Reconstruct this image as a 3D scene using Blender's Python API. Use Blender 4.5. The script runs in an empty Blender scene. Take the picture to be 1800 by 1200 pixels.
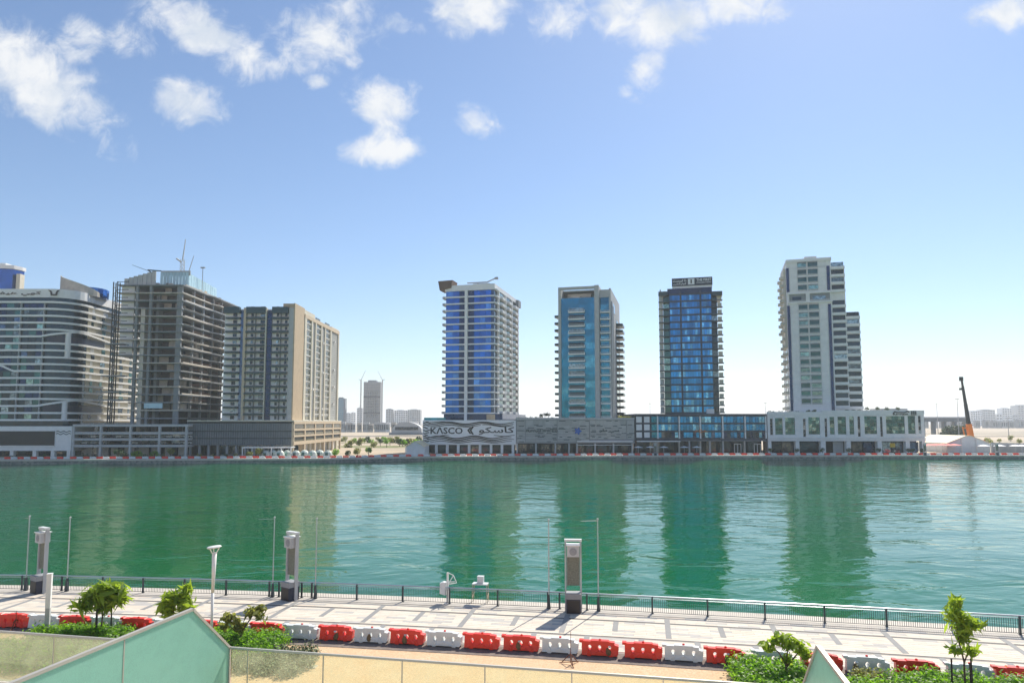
import bpy, bmesh, math, random
import numpy as np
from mathutils import Vector, Matrix
random.seed(7); rng = np.random.default_rng(7)
S = bpy.context.scene
COL = S.collection
# ------------------------------------------------------------------ camera
F, H, PITCH, CY = 1200.0, 12.8, math.radians(4.57), 646.0      # focal length in photo pixels, eye height, tilt, principal row
SP, CP = math.sin(PITCH), math.cos(PITCH)
cam = bpy.data.objects.new('camera', bpy.data.cameras.new('camera')); COL.objects.link(cam)
cam.data.sensor_width = 36.0; cam.data.lens = 36.0*F/1800.0
cam.data.shift_y = (CY-600.0)/1800.0
cam.data.clip_start = 0.1; cam.data.clip_end = 40000.0
cam.location = (0, 0, H); cam.rotation_euler = (math.radians(90)+PITCH, 0, 0)
S.camera = cam
# ------------------------------------------------------------------ light
SUN_AZ, SUN_EL = math.radians(28), math.radians(47)             # azimuth measured from +Y towards +X
sd = Vector((math.sin(SUN_AZ)*math.cos(SUN_EL), math.cos(SUN_AZ)*math.cos(SUN_EL), math.sin(SUN_EL)))
sl = bpy.data.lights.new('sun', 'SUN'); sl.energy = 4.4; sl.angle = math.radians(0.55); sl.color = (1.0, 0.93, 0.82)
sun = bpy.data.objects.new('sun', sl); COL.objects.link(sun)
sun.rotation_euler = (-sd).to_track_quat('-Z', 'Y').to_euler()
S.view_settings.view_transform = 'Standard'; S.view_settings.look = 'None'; S.view_settings.gamma = 1.0
S.view_settings.use_curve_mapping = False
S.view_settings.exposure = 0.6
S.cycles.use_denoising = True
S.cycles.max_bounces = 8; S.cycles.transparent_max_bounces = 12; S.cycles.volume_bounces = 1
S.cycles.sample_clamp_indirect = 6.0

def ratio(py):                                                  # height gained per metre of depth along a pixel row
    v = (CY-py)/F
    return (SP+v*CP)/(CP-v*SP)
def lat(px, py=742.0):                                          # sideways metres per metre of depth
    v = (CY-py)/F
    return (px-900.0)/F/(CP-v*SP)
def zz(py, Y): return H+ratio(py)*Y
def ground(px, py, z=0.0):
    Y = (z-H)/ratio(py)
    return lat(px, py)*Y, Y

W = bpy.data.worlds.new('World'); S.world = W; W.use_nodes = True
nt = W.node_tree; nt.nodes.clear()
def N(tree, t, **k):
    n = tree.nodes.new(t)
    for a, b in k.items():
        if a == 'inp':
            for i, v in b.items(): n.inputs[i].default_value = v
        else: setattr(n, a, b)
    return n
def L(tree, a, b): tree.links.new(a, b)
def math_node(tree, op, a, b=None, c=None, clamp=False):
    n = tree.nodes.new('ShaderNodeMath'); n.operation = op; n.use_clamp = clamp
    for i, v in enumerate((a, b, c)):
        if v is None: continue
        if isinstance(v, (int, float)): n.inputs[i].default_value = v
        else: tree.links.new(v, n.inputs[i])
    return n.outputs[0]
def smooth(tree, v, a, b, to0=0.0, to1=1.0):
    n = tree.nodes.new('ShaderNodeMapRange'); n.interpolation_type = 'SMOOTHSTEP'
    tree.links.new(v, n.inputs[0])
    for i, x in zip((1, 2, 3, 4), (a, b, to0, to1)): n.inputs[i].default_value = x
    return n.outputs[0]
sky = N(nt, 'ShaderNodeTexSky', sky_type='NISHITA', sun_disc=False, sun_elevation=SUN_EL, sun_rotation=SUN_AZ,
        altitude=10.0, air_density=1.0, dust_density=0.28, ozone_density=4.0)
tc = N(nt, 'ShaderNodeTexCoord'); sep = N(nt, 'ShaderNodeSeparateXYZ'); L(nt, tc.outputs['Generated'], sep.inputs[0])
dx, dy, dz = sep.outputs
ys = math_node(nt, 'MAXIMUM', math_node(nt, 'ABSOLUTE', dy), 0.02)
uu = math_node(nt, 'DIVIDE', dx, ys); vv = math_node(nt, 'DIVIDE', dz, ys)
cmb = N(nt, 'ShaderNodeCombineXYZ'); L(nt, uu, cmb.inputs[0]); L(nt, vv, cmb.inputs[1]); L(nt, math_node(nt, 'SIGN', dy), cmb.inputs[2])
CLOUDS = [  # px, py, rx, ry, tilt(deg), weight     (sky chart: azimuth tangent / elevation tangent)
 (60,145,175,62,-38,1.15),(-30,105,110,75,-20,1.1),(250,80,60,36,-15,.66),(345,52,85,46,-20,.98),(425,88,75,44,-25,1.08),(455,108,40,26,0,.9),
 (560,62,110,56,6,1.12),(612,30,70,44,20,1.0),(700,42,50,26,-10,.74),(828,16,66,42,0,.98),(326,178,60,42,-20,1.02),(675,178,54,46,-20,1.05),
 (684,226,32,40,0,.92),(674,262,64,27,3,1.05),(557,143,20,14,0,.8),(836,214,40,24,-30,.68),(620,102,26,22,0,.66),
 (1000,22,56,54,-10,.88),(1095,30,70,56,0,1.1),(1180,40,120,58,8,1.2),(1285,14,86,44,12,1.1),(1140,118,36,52,-15,.95),(1102,158,18,14,20,.72),
 (1775,18,62,34,18,1.0),(140,60,48,30,-30,.64),(118,95,40,26,-30,.62),(230,265,18,30,0,.52)]
acc = None
for px, py, rx, ry, t, w in CLOUDS:
    mp = N(nt, 'ShaderNodeMapping', vector_type='TEXTURE')
    mp.inputs[1].default_value = (lat(px, py), ratio(py), 1.0); mp.inputs[2].default_value = (0, 0, math.radians(t)); mp.inputs[3].default_value = (rx*1.6/1180, ry*1.55/1180, 1.0)
    L(nt, cmb.outputs[0], mp.inputs[0])
    ln = N(nt, 'ShaderNodeVectorMath', operation='LENGTH'); L(nt, mp.outputs[0], ln.inputs[0])
    b = smooth(nt, ln.outputs['Value'], 0.1, 1.25, w, 0.0)
    acc = b if acc is None else math_node(nt, 'MAXIMUM', acc, b)
n1 = N(nt, 'ShaderNodeTexNoise', inp={'Scale': 6.0, 'Detail': 9.0, 'Roughness': 0.6, 'Distortion': 0.35}); L(nt, cmb.outputs[0], n1.inputs['Vector'])
n2 = N(nt, 'ShaderNodeTexNoise', inp={'Scale': 22.0, 'Detail': 6.0, 'Roughness': 0.65, 'Distortion': 0.6}); L(nt, cmb.outputs[0], n2.inputs['Vector'])
field = math_node(nt, 'ADD', acc, math_node(nt, 'MULTIPLY', math_node(nt, 'SUBTRACT', n1.outputs[0], 0.5), 2.3))
field = math_node(nt, 'ADD', field, math_node(nt, 'MULTIPLY', math_node(nt, 'SUBTRACT', n2.outputs[0], 0.5), 1.5))
placed = math_node(nt, 'MULTIPLY', smooth(nt, field, 0.30, 1.25), smooth(nt, acc, 0.05, 0.3))
# the same scattered fair-weather cloud goes on over the rest of the sky
zc = math_node(nt, 'ADD', math_node(nt, 'MAXIMUM', dz, 0.0), 0.12)
cm2 = N(nt, 'ShaderNodeCombineXYZ'); L(nt, math_node(nt, 'DIVIDE', dx, zc), cm2.inputs[0]); L(nt, math_node(nt, 'DIVIDE', dy, zc), cm2.inputs[1])
n3 = N(nt, 'ShaderNodeTexNoise', inp={'Scale': 1.7, 'Detail': 8.0, 'Roughness': 0.58}); L(nt, cm2.outputs[0], n3.inputs['Vector'])
inview = math_node(nt, 'MULTIPLY', math_node(nt, 'GREATER_THAN', dy, 0.0), math_node(nt, 'MULTIPLY',
         smooth(nt, math_node(nt, 'ABSOLUTE', uu), 0.85, 1.05, 1.0, 0.0), smooth(nt, vv, 0.62, 0.75, 1.0, 0.0)))
scat = math_node(nt, 'MULTIPLY', smooth(nt, n3.outputs[0], 0.56, 0.68), smooth(nt, dz, 0.08, 0.3))
scat = math_node(nt, 'MULTIPLY', scat, math_node(nt, 'SUBTRACT', 1.0, inview))
mask = math_node(nt, 'MAXIMUM', math_node(nt, 'MULTIPLY', placed, math_node(nt, 'GREATER_THAN', dy, 0.0)), scat)
mask = math_node(nt, 'MULTIPLY', mask, 0.96)
n4 = N(nt, 'ShaderNodeTexNoise', inp={'Scale': 9.0, 'Detail': 6.0, 'Roughness': 0.55}); L(nt, cmb.outputs[0], n4.inputs['Vector'])
ccol = N(nt, 'ShaderNodeMix', data_type='RGBA'); ccol.inputs['A'].default_value = (4.9, 5.4, 6.1, 1); ccol.inputs['B'].default_value = (6.7, 6.8, 6.9, 1)
L(nt, smooth(nt, n4.outputs[0], 0.32, 0.55), ccol.inputs['Factor'])
SKYMIX = N(nt, 'ShaderNodeMix', data_type='RGBA'); L(nt, mask, SKYMIX.inputs['Factor']); L(nt, sky.outputs[0], SKYMIX.inputs['A']); L(nt, ccol.outputs['Result'], SKYMIX.inputs['B'])
bg = N(nt, 'ShaderNodeBackground'); bg.inputs['Strength'].default_value = 0.092
L(nt, SKYMIX.outputs['Result'], bg.inputs['Color'])
wo = N(nt, 'ShaderNodeOutputWorld'); L(nt, bg.outputs[0], wo.inputs['Surface'])

# ------------------------------------------------------------------ materials
MATS = {}
def mat(name, col, rough=0.7, metal=0.0, var=0.08, scale=0.6, piece=0.0, bump=0.0, bscale=8.0, col2=None, spec=0.5, island=0.0, trans=None):
    """plain surface: slow tone variation by place, tone step by piece, optional fine relief"""
    m = bpy.data.materials.new(name); m.use_nodes = True; t = m.node_tree
    p = t.nodes['Principled BSDF']; p.inputs['Roughness'].default_value = rough; p.inputs['Metallic'].default_value = metal
    p.inputs['Specular IOR Level'].default_value = spec
    g = N(t, 'ShaderNodeNewGeometry')
    nz = N(t, 'ShaderNodeTexNoise', inp={'Scale': scale, 'Detail': 5.0, 'Roughness': 0.6}); L(t, g.outputs['Position'], nz.inputs['Vector'])
    val = smooth(t, nz.outputs[0], 0.25, 0.75, 1.0-var, 1.0+var)
    if piece:
        oi = N(t, 'ShaderNodeObjectInfo')
        val = math_node(t, 'MULTIPLY', val, math_node(t, 'MULTIPLY_ADD', oi.outputs['Random'], 2*piece, 1.0-piece))
    if island:
        val = math_node(t, 'MULTIPLY', val, math_node(t, 'MULTIPLY_ADD', g.outputs['Random Per Island'], 2*island, 1.0-island))
    mx = N(t, 'ShaderNodeMix', data_type='RGBA')
    c2 = col2 or col
    mx.inputs['A'].default_value = (*col, 1); mx.inputs['B'].default_value = (*c2, 1)
    if col2: 
        src = g.outputs['Random Per Island'] if island else smooth(t, nz.outputs[0], 0.42, 0.6)
        L(t, src, mx.inputs['Factor'])
    vm = N(t, 'ShaderNodeVectorMath', operation='SCALE'); L(t, mx.outputs['Result'], vm.inputs[0]); L(t, val, vm.inputs['Scale'])
    L(t, vm.outputs[0], p.inputs['Base Color'])
    if bump:
        nb = N(t, 'ShaderNodeTexNoise', inp={'Scale': bscale, 'Detail': 4.0}); L(t, g.outputs['Position'], nb.inputs['Vector'])
        bp = N(t, 'ShaderNodeBump', inp={'Strength': bump, 'Distance': 0.05}); L(t, nb.outputs[0], bp.inputs['Height']); L(t, bp.outputs[0], p.inputs['Normal'])
    if trans:
        out = t.nodes['Material Output']; tr = N(t, 'ShaderNodeBsdfTranslucent'); tr.inputs[0].default_value = (*trans[:3], 1)
        ms = N(t, 'ShaderNodeMixShader'); ms.inputs[0].default_value = trans[3]
        L(t, p.outputs[0], ms.inputs[1]); L(t, tr.outputs[0], ms.inputs[2]); L(t, ms.outputs[0], out.inputs[0])
    MATS[name] = m; return m
def glass(name, col, light, metal=0.65, rough=0.06, share=0.25, wob=0.04, piece=0.25):
    """facade glazing: tinted mirror-like pane, some panes with pale blinds behind"""
    m = bpy.data.materials.new(name); m.use_nodes = True; t = m.node_tree; p = t.nodes['Principled BSDF']
    oi = N(t, 'ShaderNodeObjectInfo'); g = N(t, 'ShaderNodeNewGeometry')
    nz = N(t, 'ShaderNodeTexNoise', inp={'Scale': 0.35, 'Detail': 3.0}); L(t, g.outputs['Position'], nz.inputs['Vector'])
    mx = N(t, 'ShaderNodeMix', data_type='RGBA'); mx.inputs['A'].default_value = (*col, 1); mx.inputs['B'].default_value = (*light, 1)
    n5 = N(t, 'ShaderNodeTexNoise', inp={'Scale': 1.3, 'Detail': 2.0}); L(t, g.outputs['Position'], n5.inputs['Vector'])
    blind = math_node(t, 'MULTIPLY', math_node(t, 'GREATER_THAN', oi.outputs['Random'], 1.0-share), smooth(t, n5.outputs[0], 0.4, 0.6, 0.2, 0.75))
    L(t, blind, mx.inputs['Factor'])
    vm = N(t, 'ShaderNodeVectorMath', operation='SCALE'); L(t, mx.outputs['Result'], vm.inputs[0])
    L(t, math_node(t, 'MULTIPLY', smooth(t, nz.outputs[0], 0.3, 0.7, 0.8, 1.2), math_node(t, 'MULTIPLY_ADD', math_node(t, 'FRACT', math_node(t, 'MULTIPLY', oi.outputs['Random'], 17.3)), 2*piece, 1-piece)), vm.inputs['Scale'])
    L(t, vm.outputs[0], p.inputs['Base Color'])
    p.inputs['Metallic'].default_value = metal; p.inputs['Roughness'].default_value = rough
    nb = N(t, 'ShaderNodeTexNoise', inp={'Scale': 0.5, 'Detail': 1.0}); L(t, g.outputs['Position'], nb.inputs['Vector'])
    bp = N(t, 'ShaderNodeBump', inp={'Strength': wob, 'Distance': 1.0}); L(t, nb.outputs[0], bp.inputs['Height']); L(t, bp.outputs[0], p.inputs['Normal'])
    MATS[name] = m; return m
M = MATS
mat('white', (.78,.78,.77), .55, var=.05, piece=.03)
mat('white_paint', (.78,.78,.76), .4, var=.04)
mat('cream', (.62,.58,.47), .7, var=.06, piece=.04)
mat('beige', (.56,.46,.33), .75, var=.07, piece=.05)
mat('tan', (.50,.39,.26), .75, var=.08)
mat('concrete_shaded', (.10,.10,.105), .9, var=.2)  # interior shade of the open floors put into the core colour
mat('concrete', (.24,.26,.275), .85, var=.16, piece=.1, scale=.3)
mat('concrete_pale', (.50,.46,.40), .85, var=.14, piece=.12, scale=.4)
mat('block', (.42,.38,.34), .9, var=.15, piece=.25)
mat('grey', (.27,.28,.29), .6, var=.08, piece=.06)
mat('grey_pale', (.45,.46,.46), .65, var=.08, piece=.06)
mat('stone', (.42,.43,.41), .75, var=.09, piece=.1, scale=.5)
mat('louvre', (.17,.19,.21), .5, metal=.4, var=.1, piece=.05)
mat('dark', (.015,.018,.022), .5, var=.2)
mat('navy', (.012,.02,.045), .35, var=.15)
mat('black', (.012,.012,.014), .4, var=.1)
mat('teal_dark', (.014,.048,.058), .3, metal=.3, var=.12, piece=.15)
mat('brown', (.13,.08,.05), .7, var=.15)
mat('sign_white', (.80,.81,.82), .5, var=.02)
mat('orange', (.75,.22,.02), .45, var=.1)
mat('red_cloth', (.62,.06,.05), .7, var=.1, piece=.2)
mat('yellow', (.75,.5,.03), .5)
mat('blue_sign', (.01,.10,.42), .4)
mat('tent', (.78,.68,.46), .65, var=.05)
mat('tent_white', (.75,.77,.78), .6, var=.05)
mat('worn_ground', (.19,.155,.135), .95, var=.25, scale=3, bump=.5)
mat('dome_film', (.50,.56,.50), .5, var=.1, piece=.2)
mat('asphalt', (.06,.058,.055), .9, var=.2, bump=.3)
mat('formwork', (.40,.58,.66), .5, var=.08, piece=.12)
glass('glass_blue', (.012,.10,.36), (.12,.28,.55), share=.1, metal=.75)
glass('glass_navy', (.008,.025,.075), (.1,.16,.26), share=.12)
glass('glass_teal', (.012,.15,.24), (.10,.32,.40), share=.12, metal=.75, piece=.18)
glass('glass_sea', (.015,.16,.36), (.22,.5,.66), share=.2, metal=.75, piece=.4)
glass('glass_green', (.03,.10,.10), (.28,.42,.38), share=.22, metal=.6, piece=.4)
glass('glass_dark', (.012,.03,.045), (.30,.38,.42), share=.2, metal=.5, piece=.5)
glass('glass_olive', (.10,.09,.05), (.3,.28,.2), share=.2, metal=.2, rough=.2, piece=.3)
glass('shop_glass', (.02,.035,.05), (.25,.2,.15), share=.3, metal=.35, piece=.6)
mat('rail_steel', (.42,.47,.50), .35, metal=.7, var=.05)
mat('rail_dark', (.045,.06,.07), .45, metal=.3, var=.1)
mat('steel_white', (.70,.72,.71), .4, metal=.1, var=.04)
mat('plastic_red', (.78,.03,.012), .38, var=.1, piece=.08, scale=2.5)
mat('plastic_white', (.66,.69,.69), .4, var=.06, piece=.06, scale=2.5)
mat('sack', (.16,.11,.055), .9, var=.2, scale=6, bump=.5, bscale=30)
mat('rust', (.16,.06,.03), .8, var=.25, scale=10)
mat('bark', (.10,.07,.05), .9, var=.25, scale=6, bump=.5, bscale=20)
mat('stake', (.035,.03,.03), .8, var=.2)
LEAF = dict(rough=.5, var=.15, island=.45)
mat('leaf', (.06,.17,.012), col2=(.15,.27,.02), trans=(.30,.60,.03,.5), **LEAF)
mat('leaf_lime', (.11,.21,.015), col2=(.24,.33,.03), trans=(.5,.68,.05,.5), **LEAF)
mat('leaf_olive', (.08,.11,.02), col2=(.22,.24,.05), trans=(.4,.42,.08,.45), **LEAF)
mat('leaf_far', (.03,.075,.02), col2=(.06,.11,.03), rough=.7, var=.2, island=.4)
mat('leaf_grey', (.10,.14,.06), col2=(.18,.2,.1), rough=.7, var=.2, island=.4)

# ------------------------------------------------------------------ building blocks
def link(o): COL.objects.link(o); return o
def tag(o, label=None, cat=None, group=None, kind=None):
    if label: o['label'] = label
    if cat: o['category'] = cat
    if group: o['group'] = group
    if kind: o['kind'] = kind
    return o
def empty(name, loc=(0,0,0), rz=0.0, **k):
    o = bpy.data.objects.new(name, None); o.location = loc; o.rotation_euler = (0,0,rz); o.empty_display_size = .5
    return tag(link(o), **k)
_unit = {}
def unit(m):
    if m not in _unit:
        me = bpy.data.meshes.new('box_'+m)
        v = [(x,y,z) for z in (-.5,.5) for y in (-.5,.5) for x in (-.5,.5)]
        f = [(0,2,3,1),(4,5,7,6),(0,1,5,4),(2,6,7,3),(0,4,6,2),(1,3,7,5)]
        me.from_pydata(v, [], f); me.materials.append(M[m]); _unit[m] = me
    return _unit[m]
def box(name, par, x0, x1, y0, y1, z0, z1, m, rz=0.0):
    """leaf piece: shares one mesh per material, sized by its own scale"""
    o = bpy.data.objects.new(name, unit(m)); o.parent = par
    o.location = ((x0+x1)/2,(y0+y1)/2,(z0+z1)/2); o.scale = (abs(x1-x0),abs(y1-y0),abs(z1-z0)); o.rotation_euler = (0,0,rz)
    return link(o)
class MB:
    def __init__(s): s.v=[]; s.f=[]; s.mi=[]; s.m=0
    def add(s, vs, fs):
        b=len(s.v); s.v+= [tuple(p) for p in vs]; s.f+=[tuple(i+b for i in f) for f in fs]; s.mi+=[s.m]*len(fs)
    def box(s,x0,x1,y0,y1,z0,z1):
        s.add([(x,y,z) for z in (z0,z1) for y in (y0,y1) for x in (x0,x1)],[(0,2,3,1),(4,5,7,6),(0,1,5,4),(2,6,7,3),(0,4,6,2),(1,3,7,5)]); return s
    def prism(s, poly, z0, z1):                       # plan outline, counter-clockwise
        n=len(poly); s.add([(x,y,z0) for x,y in poly]+[(x,y,z1) for x,y in poly],
            [tuple(range(n-1,-1,-1)),tuple(range(n,2*n))]+[(i,(i+1)%n,n+(i+1)%n,n+i) for i in range(n)]); return s
    def xz(s, poly, y0, y1):                          # elevation outline pushed through in y
        n=len(poly); s.add([(x,y0,z) for x,z in poly]+[(x,y1,z) for x,z in poly],
            [tuple(range(n)),tuple(range(2*n-1,n-1,-1))]+[((i+1)%n,i,n+i,n+(i+1)%n) for i in range(n)]); return s
    def tube(s,a,b,r0,r1=None,n=6,cap=True):
        a=Vector(a); b=Vector(b); r1=r0 if r1 is None else r1; d=(b-a).normalized()
        u=d.orthogonal().normalized(); w=d.cross(u)
        vs=[]
        for p,r in ((a,r0),(b,r1)):
            for i in range(n):
                t=2*math.pi*i/n; vs.append(p+u*(r*math.cos(t))+w*(r*math.sin(t)))
        fs=[(i,(i+1)%n,n+(i+1)%n,n+i) for i in range(n)]
        if cap: fs+=[tuple(range(n-1,-1,-1)),tuple(range(n,2*n))]
        s.add(vs,fs); return s
    def lathe(s, prof, c=(0,0,0), n=10):
        vs=[]; fs=[]
        for r,z in prof:
            for i in range(n):
                t=2*math.pi*i/n; vs.append((c[0]+r*math.cos(t),c[1]+r*math.sin(t),c[2]+z))
        for k in range(len(prof)-1):
            for i in range(n): fs.append((k*n+i,k*n+(i+1)%n,(k+1)*n+(i+1)%n,(k+1)*n+i))
        fs+=[tuple(range(n-1,-1,-1)),tuple(range((len(prof)-1)*n,len(prof)*n))]
        s.add(vs,fs); return s
    def strip(s, top, bot):                           # ribbon between two point rows
        n=len(top); s.add(list(top)+list(bot),[(n+i,n+i+1,i+1,i) for i in range(n-1)]); return s
    def ribbon(s, inner, outer, z0, z1):              # band of real thickness along a plan path; z0,z1 numbers or lists
        n=len(inner); Z0=z0 if isinstance(z0,(list,tuple)) else [z0]*n; Z1=z1 if isinstance(z1,(list,tuple)) else [z1]*n
        vs=[]
        for i in range(n):
            vs+=[(*inner[i],Z0[i]),(*outer[i],Z0[i]),(*outer[i],Z1[i]),(*inner[i],Z1[i])]
        fs=[]
        for i in range(n-1):
            a=4*i; b=a+4
            fs+=[(a,b,b+1,a+1),(a+1,b+1,b+2,a+2),(a+2,b+2,b+3,a+3),(a+3,b+3,b,a)]
        fs+=[(0,1,2,3),(4*n-1,4*n-2,4*n-3,4*n-4)]
        s.add(vs,fs); return s
    def build(s,name,m,par=None,loc=(0,0,0),rz=0.0,smooth_=False):
        me=bpy.data.meshes.new(name); me.from_pydata(s.v,[],s.f)
        ms=m if isinstance(m,(list,tuple)) else [m]
        for k in ms: me.materials.append(M[k])
        if len(ms)>1: me.polygons.foreach_set('material_index', s.mi)
        if smooth_: me.polygons.foreach_set('use_smooth',[True]*len(me.polygons))
        me.update()
        o=bpy.data.objects.new(name,me); o.parent=par; o.location=loc; o.rotation_euler=(0,0,rz)
        return link(o)
def inst(name, me, par=None, loc=(0,0,0), rz=0.0, sc=None):
    o=bpy.data.objects.new(name,me); o.parent=par; o.location=loc; o.rotation_euler=(0,0,rz)
    if sc: o.scale=sc
    return link(o)
def copy_tree(o, par=None):
    c=o.copy(); link(c); c.parent=par
    for ch in list(o.children): copy_tree(ch,c)
    return c
def text_mesh(body, m, depth=0.06, res=2):
    cu=bpy.data.curves.new('lettering','FONT'); cu.body=body; cu.extrude=depth; cu.offset=.018; cu.resolution_u=res
    o=bpy.data.objects.new('lettering',cu); COL.objects.link(o); bpy.context.view_layer.update()
    me=bpy.data.meshes.new_from_object(o.evaluated_get(bpy.context.evaluated_depsgraph_get()))
    bpy.data.objects.remove(o); me.materials.clear(); me.materials.append(M[m]); return me
def lettering(name, body, m, par, x0, x1, y, z0, z1=None, depth=.06):
    """raised letters on a wall that faces -y, fitted to x0..x1 (and z0..z1)"""
    me=text_mesh(body,m,depth); co=np.array([v.co[:] for v in me.vertices]); lo=co.min(0); hi=co.max(0)
    sx=(x1-x0)/(hi[0]-lo[0]); sz=sx if z1 is None else (z1-z0)/(hi[1]-lo[1])
    for v in me.vertices:
        c=v.co; v.co=((c.x-lo[0])*sx+x0, y-c.z-depth, (c.y-lo[1])*sz+z0)
    o=bpy.data.objects.new(name,me); o.parent=par; return link(o)
class Fr:
    """plan frame of a facade: x along the front, y into the building, z up"""
    def __init__(s, px, Y, rot=0.0, py=742.0): s.X=lat(px,py)*Y; s.Y=Y; s.r=math.radians(rot); s.c=math.cos(s.r); s.s=math.sin(s.r)
    def fx(s, px, py=742.0, d=0.0):                   # front plane pushed back by d
        X0=s.X-s.s*d; Y0=s.Y+s.c*d; k=lat(px,py); return (k*Y0-X0)/(s.c-k*s.s)
    def sy(s, px, lx, py=742.0):                      # depth along the side plane x = lx
        X0=s.X+s.c*lx; Y0=s.Y+s.s*lx; k=lat(px,py); return (X0-k*Y0)/(s.s+k*s.c)
    def z(s, py, lx=0.0, ly=0.0): return zz(py, s.Y+s.s*lx+s.c*ly)
    def loc(s, o=None): return (s.X-(o.X if o else 0), s.Y-(o.Y if o else 0), 0)
def lin(a,b,n): return [a+(b-a)*i/(n-1) for i in range(n)]
# ------------------------------------------------------------------ large structure: water, land, quays
RAILPX=[(38,1037),(251,1042),(397,1047),(627,1054),(791,1062),(875,1063.5),(1244,1084),(1345,1089),(1450,1096),(1559,1102),(1674,1108.5),(1794,1115)]
_g=np.array([ground(*p) for p in RAILPX]); _pf=np.polyfit(_g[:,0],_g[:,1],3)
def _ry(x):
    xc=np.clip(x,-40,33); return np.polyval(_pf,xc)+np.polyval(np.polyder(_pf),xc)*(x-xc)
_x=np.arange(-400,400,.25); _y=_ry(_x); _s=np.concatenate([[0],np.cumsum(np.hypot(np.diff(_x),np.diff(_y)))]); _s-=np.interp(0,_x,_s)
def rp(s,t=0.0):
    """promenade coordinates: s along the railing, t metres from it towards the houses"""
    x=np.interp(s,_s,_x); xa=np.interp(s-.5,_s,_x); xb=np.interp(s+.5,_s,_x); ya=_ry(xa); yb=_ry(xb); d=np.hypot(xb-xa,yb-ya)
    return float(x+(yb-ya)/d*t), float(_ry(x)-(xb-xa)/d*t)
def rang(s):
    a=rp(s-.5); b=rp(s+.5); return math.atan2(b[1]-a[1],b[0]-a[0])
_ss=np.arange(-80,80,.05)
def s_at(px,t,py=1100.0):
    best=None
    pts=np.array([rp(s,t) for s in _ss[::10]]); r=(pts[:,0])/(pts[:,1]*CP-H*SP)*F+900
    return float(np.interp(px,r,_ss[::10]))
WATER=-1.5
def water_mat():
    m=bpy.data.materials.new('canal_water'); m.use_nodes=True; t=m.node_tree; p=t.nodes['Principled BSDF']
    g=N(t,'ShaderNodeNewGeometry')
    mp=N(t,'ShaderNodeMapping'); mp.inputs[3].default_value=(.55,1.0,1.0); mp.inputs[2].default_value=(0,0,math.radians(-14)); L(t,g.outputs['Position'],mp.inputs[0])
    a=N(t,'ShaderNodeTexNoise',inp={'Scale':.24,'Detail':3.0,'Roughness':.5,'Distortion':.6}); L(t,mp.outputs[0],a.inputs['Vector'])
    b=N(t,'ShaderNodeTexNoise',inp={'Scale':1.1,'Detail':3.0,'Roughness':.6,'Distortion':.3}); L(t,mp.outputs[0],b.inputs['Vector'])
    c=N(t,'ShaderNodeTexNoise',inp={'Scale':.07,'Detail':2.0}); L(t,mp.outputs[0],c.inputs['Vector'])
    h=math_node(t,'ADD',math_node(t,'MULTIPLY',a.outputs[0],.9),math_node(t,'ADD',math_node(t,'MULTIPLY',b.outputs[0],.10),math_node(t,'MULTIPLY',c.outputs[0],.8)))
    wind=N(t,'ShaderNodeTexNoise',inp={'Scale':.018,'Detail':3.0}); L(t,g.outputs['Position'],wind.inputs['Vector'])
    bp=N(t,'ShaderNodeBump',inp={'Distance':.42}); L(t,h,bp.inputs['Height']); L(t,smooth(t,wind.outputs[0],.35,.65,.55,1.0),bp.inputs['Strength'])
    L(t,bp.outputs[0],p.inputs['Normal'])
    deep=N(t,'ShaderNodeMix',data_type='RGBA'); deep.inputs['A'].default_value=(.0,.105,.028,1); deep.inputs['B'].default_value=(.002,.125,.032,1)
    L(t,smooth(t,wind.outputs[0],.4,.6),deep.inputs['Factor']); L(t,deep.outputs['Result'],p.inputs['Base Color'])
    p.inputs['Roughness'].default_value=.05; p.inputs['IOR'].default_value=1.33; p.inputs['Specular IOR Level'].default_value=.6
    MATS['canal_water']=m
water_mat()
FARQ=[(-4000,120),(-600,205),(-260,229)]+[(ground(px,py)) for px,py in ((0,808),(300,807),(560,806),(750,802.5),(1100,801),(1500,800.5),(1800,800.5))]+[(300,266),(700,262),(4000,240)]
FARQ=[(float(a),float(b)) for a,b in FARQ]
def farq(x):
    return float(np.interp(x,[p[0] for p in FARQ],[p[1] for p in FARQ]))
w=MB(); w.add([(-5000,10,WATER),(5000,-200,WATER),(5000,420,WATER),(-5000,420,WATER)],[(0,1,2,3)])
tag(w.build('water','canal_water'),'rippled green canal water between the two promenades','water',kind='structure')
def ground_mat(name,cols,scales,rough=.9,bump=.3):
    m=bpy.data.materials.new(name); m.use_nodes=True; t=m.node_tree; p=t.nodes['Principled BSDF']; p.inputs['Roughness'].default_value=rough
    g=N(t,'ShaderNodeNewGeometry'); prev=None
    for i,(c,sc) in enumerate(zip(cols[1:],scales)):
        nz=N(t,'ShaderNodeTexNoise',inp={'Scale':sc,'Detail':6.0,'Roughness':.65}); L(t,g.outputs['Position'],nz.inputs['Vector'])
        mx=N(t,'ShaderNodeMix',data_type='RGBA'); mx.inputs['B'].default_value=(*c,1)
        if prev is None: mx.inputs['A'].default_value=(*cols[0],1)
        else: L(t,prev,mx.inputs['A'])
        L(t,smooth(t,nz.outputs[0],.42,.62),mx.inputs['Factor']); prev=mx.outputs['Result']
    L(t,prev,p.inputs['Base Color'])
    nb=N(t,'ShaderNodeTexNoise',inp={'Scale':14.0,'Detail':6.0}); L(t,g.outputs['Position'],nb.inputs['Vector'])
    bp=N(t,'ShaderNodeBump',inp={'Strength':bump,'Distance':.04}); L(t,nb.outputs[0],bp.inputs['Height']); L(t,bp.outputs[0],p.inputs['Normal'])
    MATS[name]=m
ground_mat('sand',[(.66,.45,.27),(.70,.50,.32),(.55,.37,.22)],[.8,9.0],bump=.8)
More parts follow.
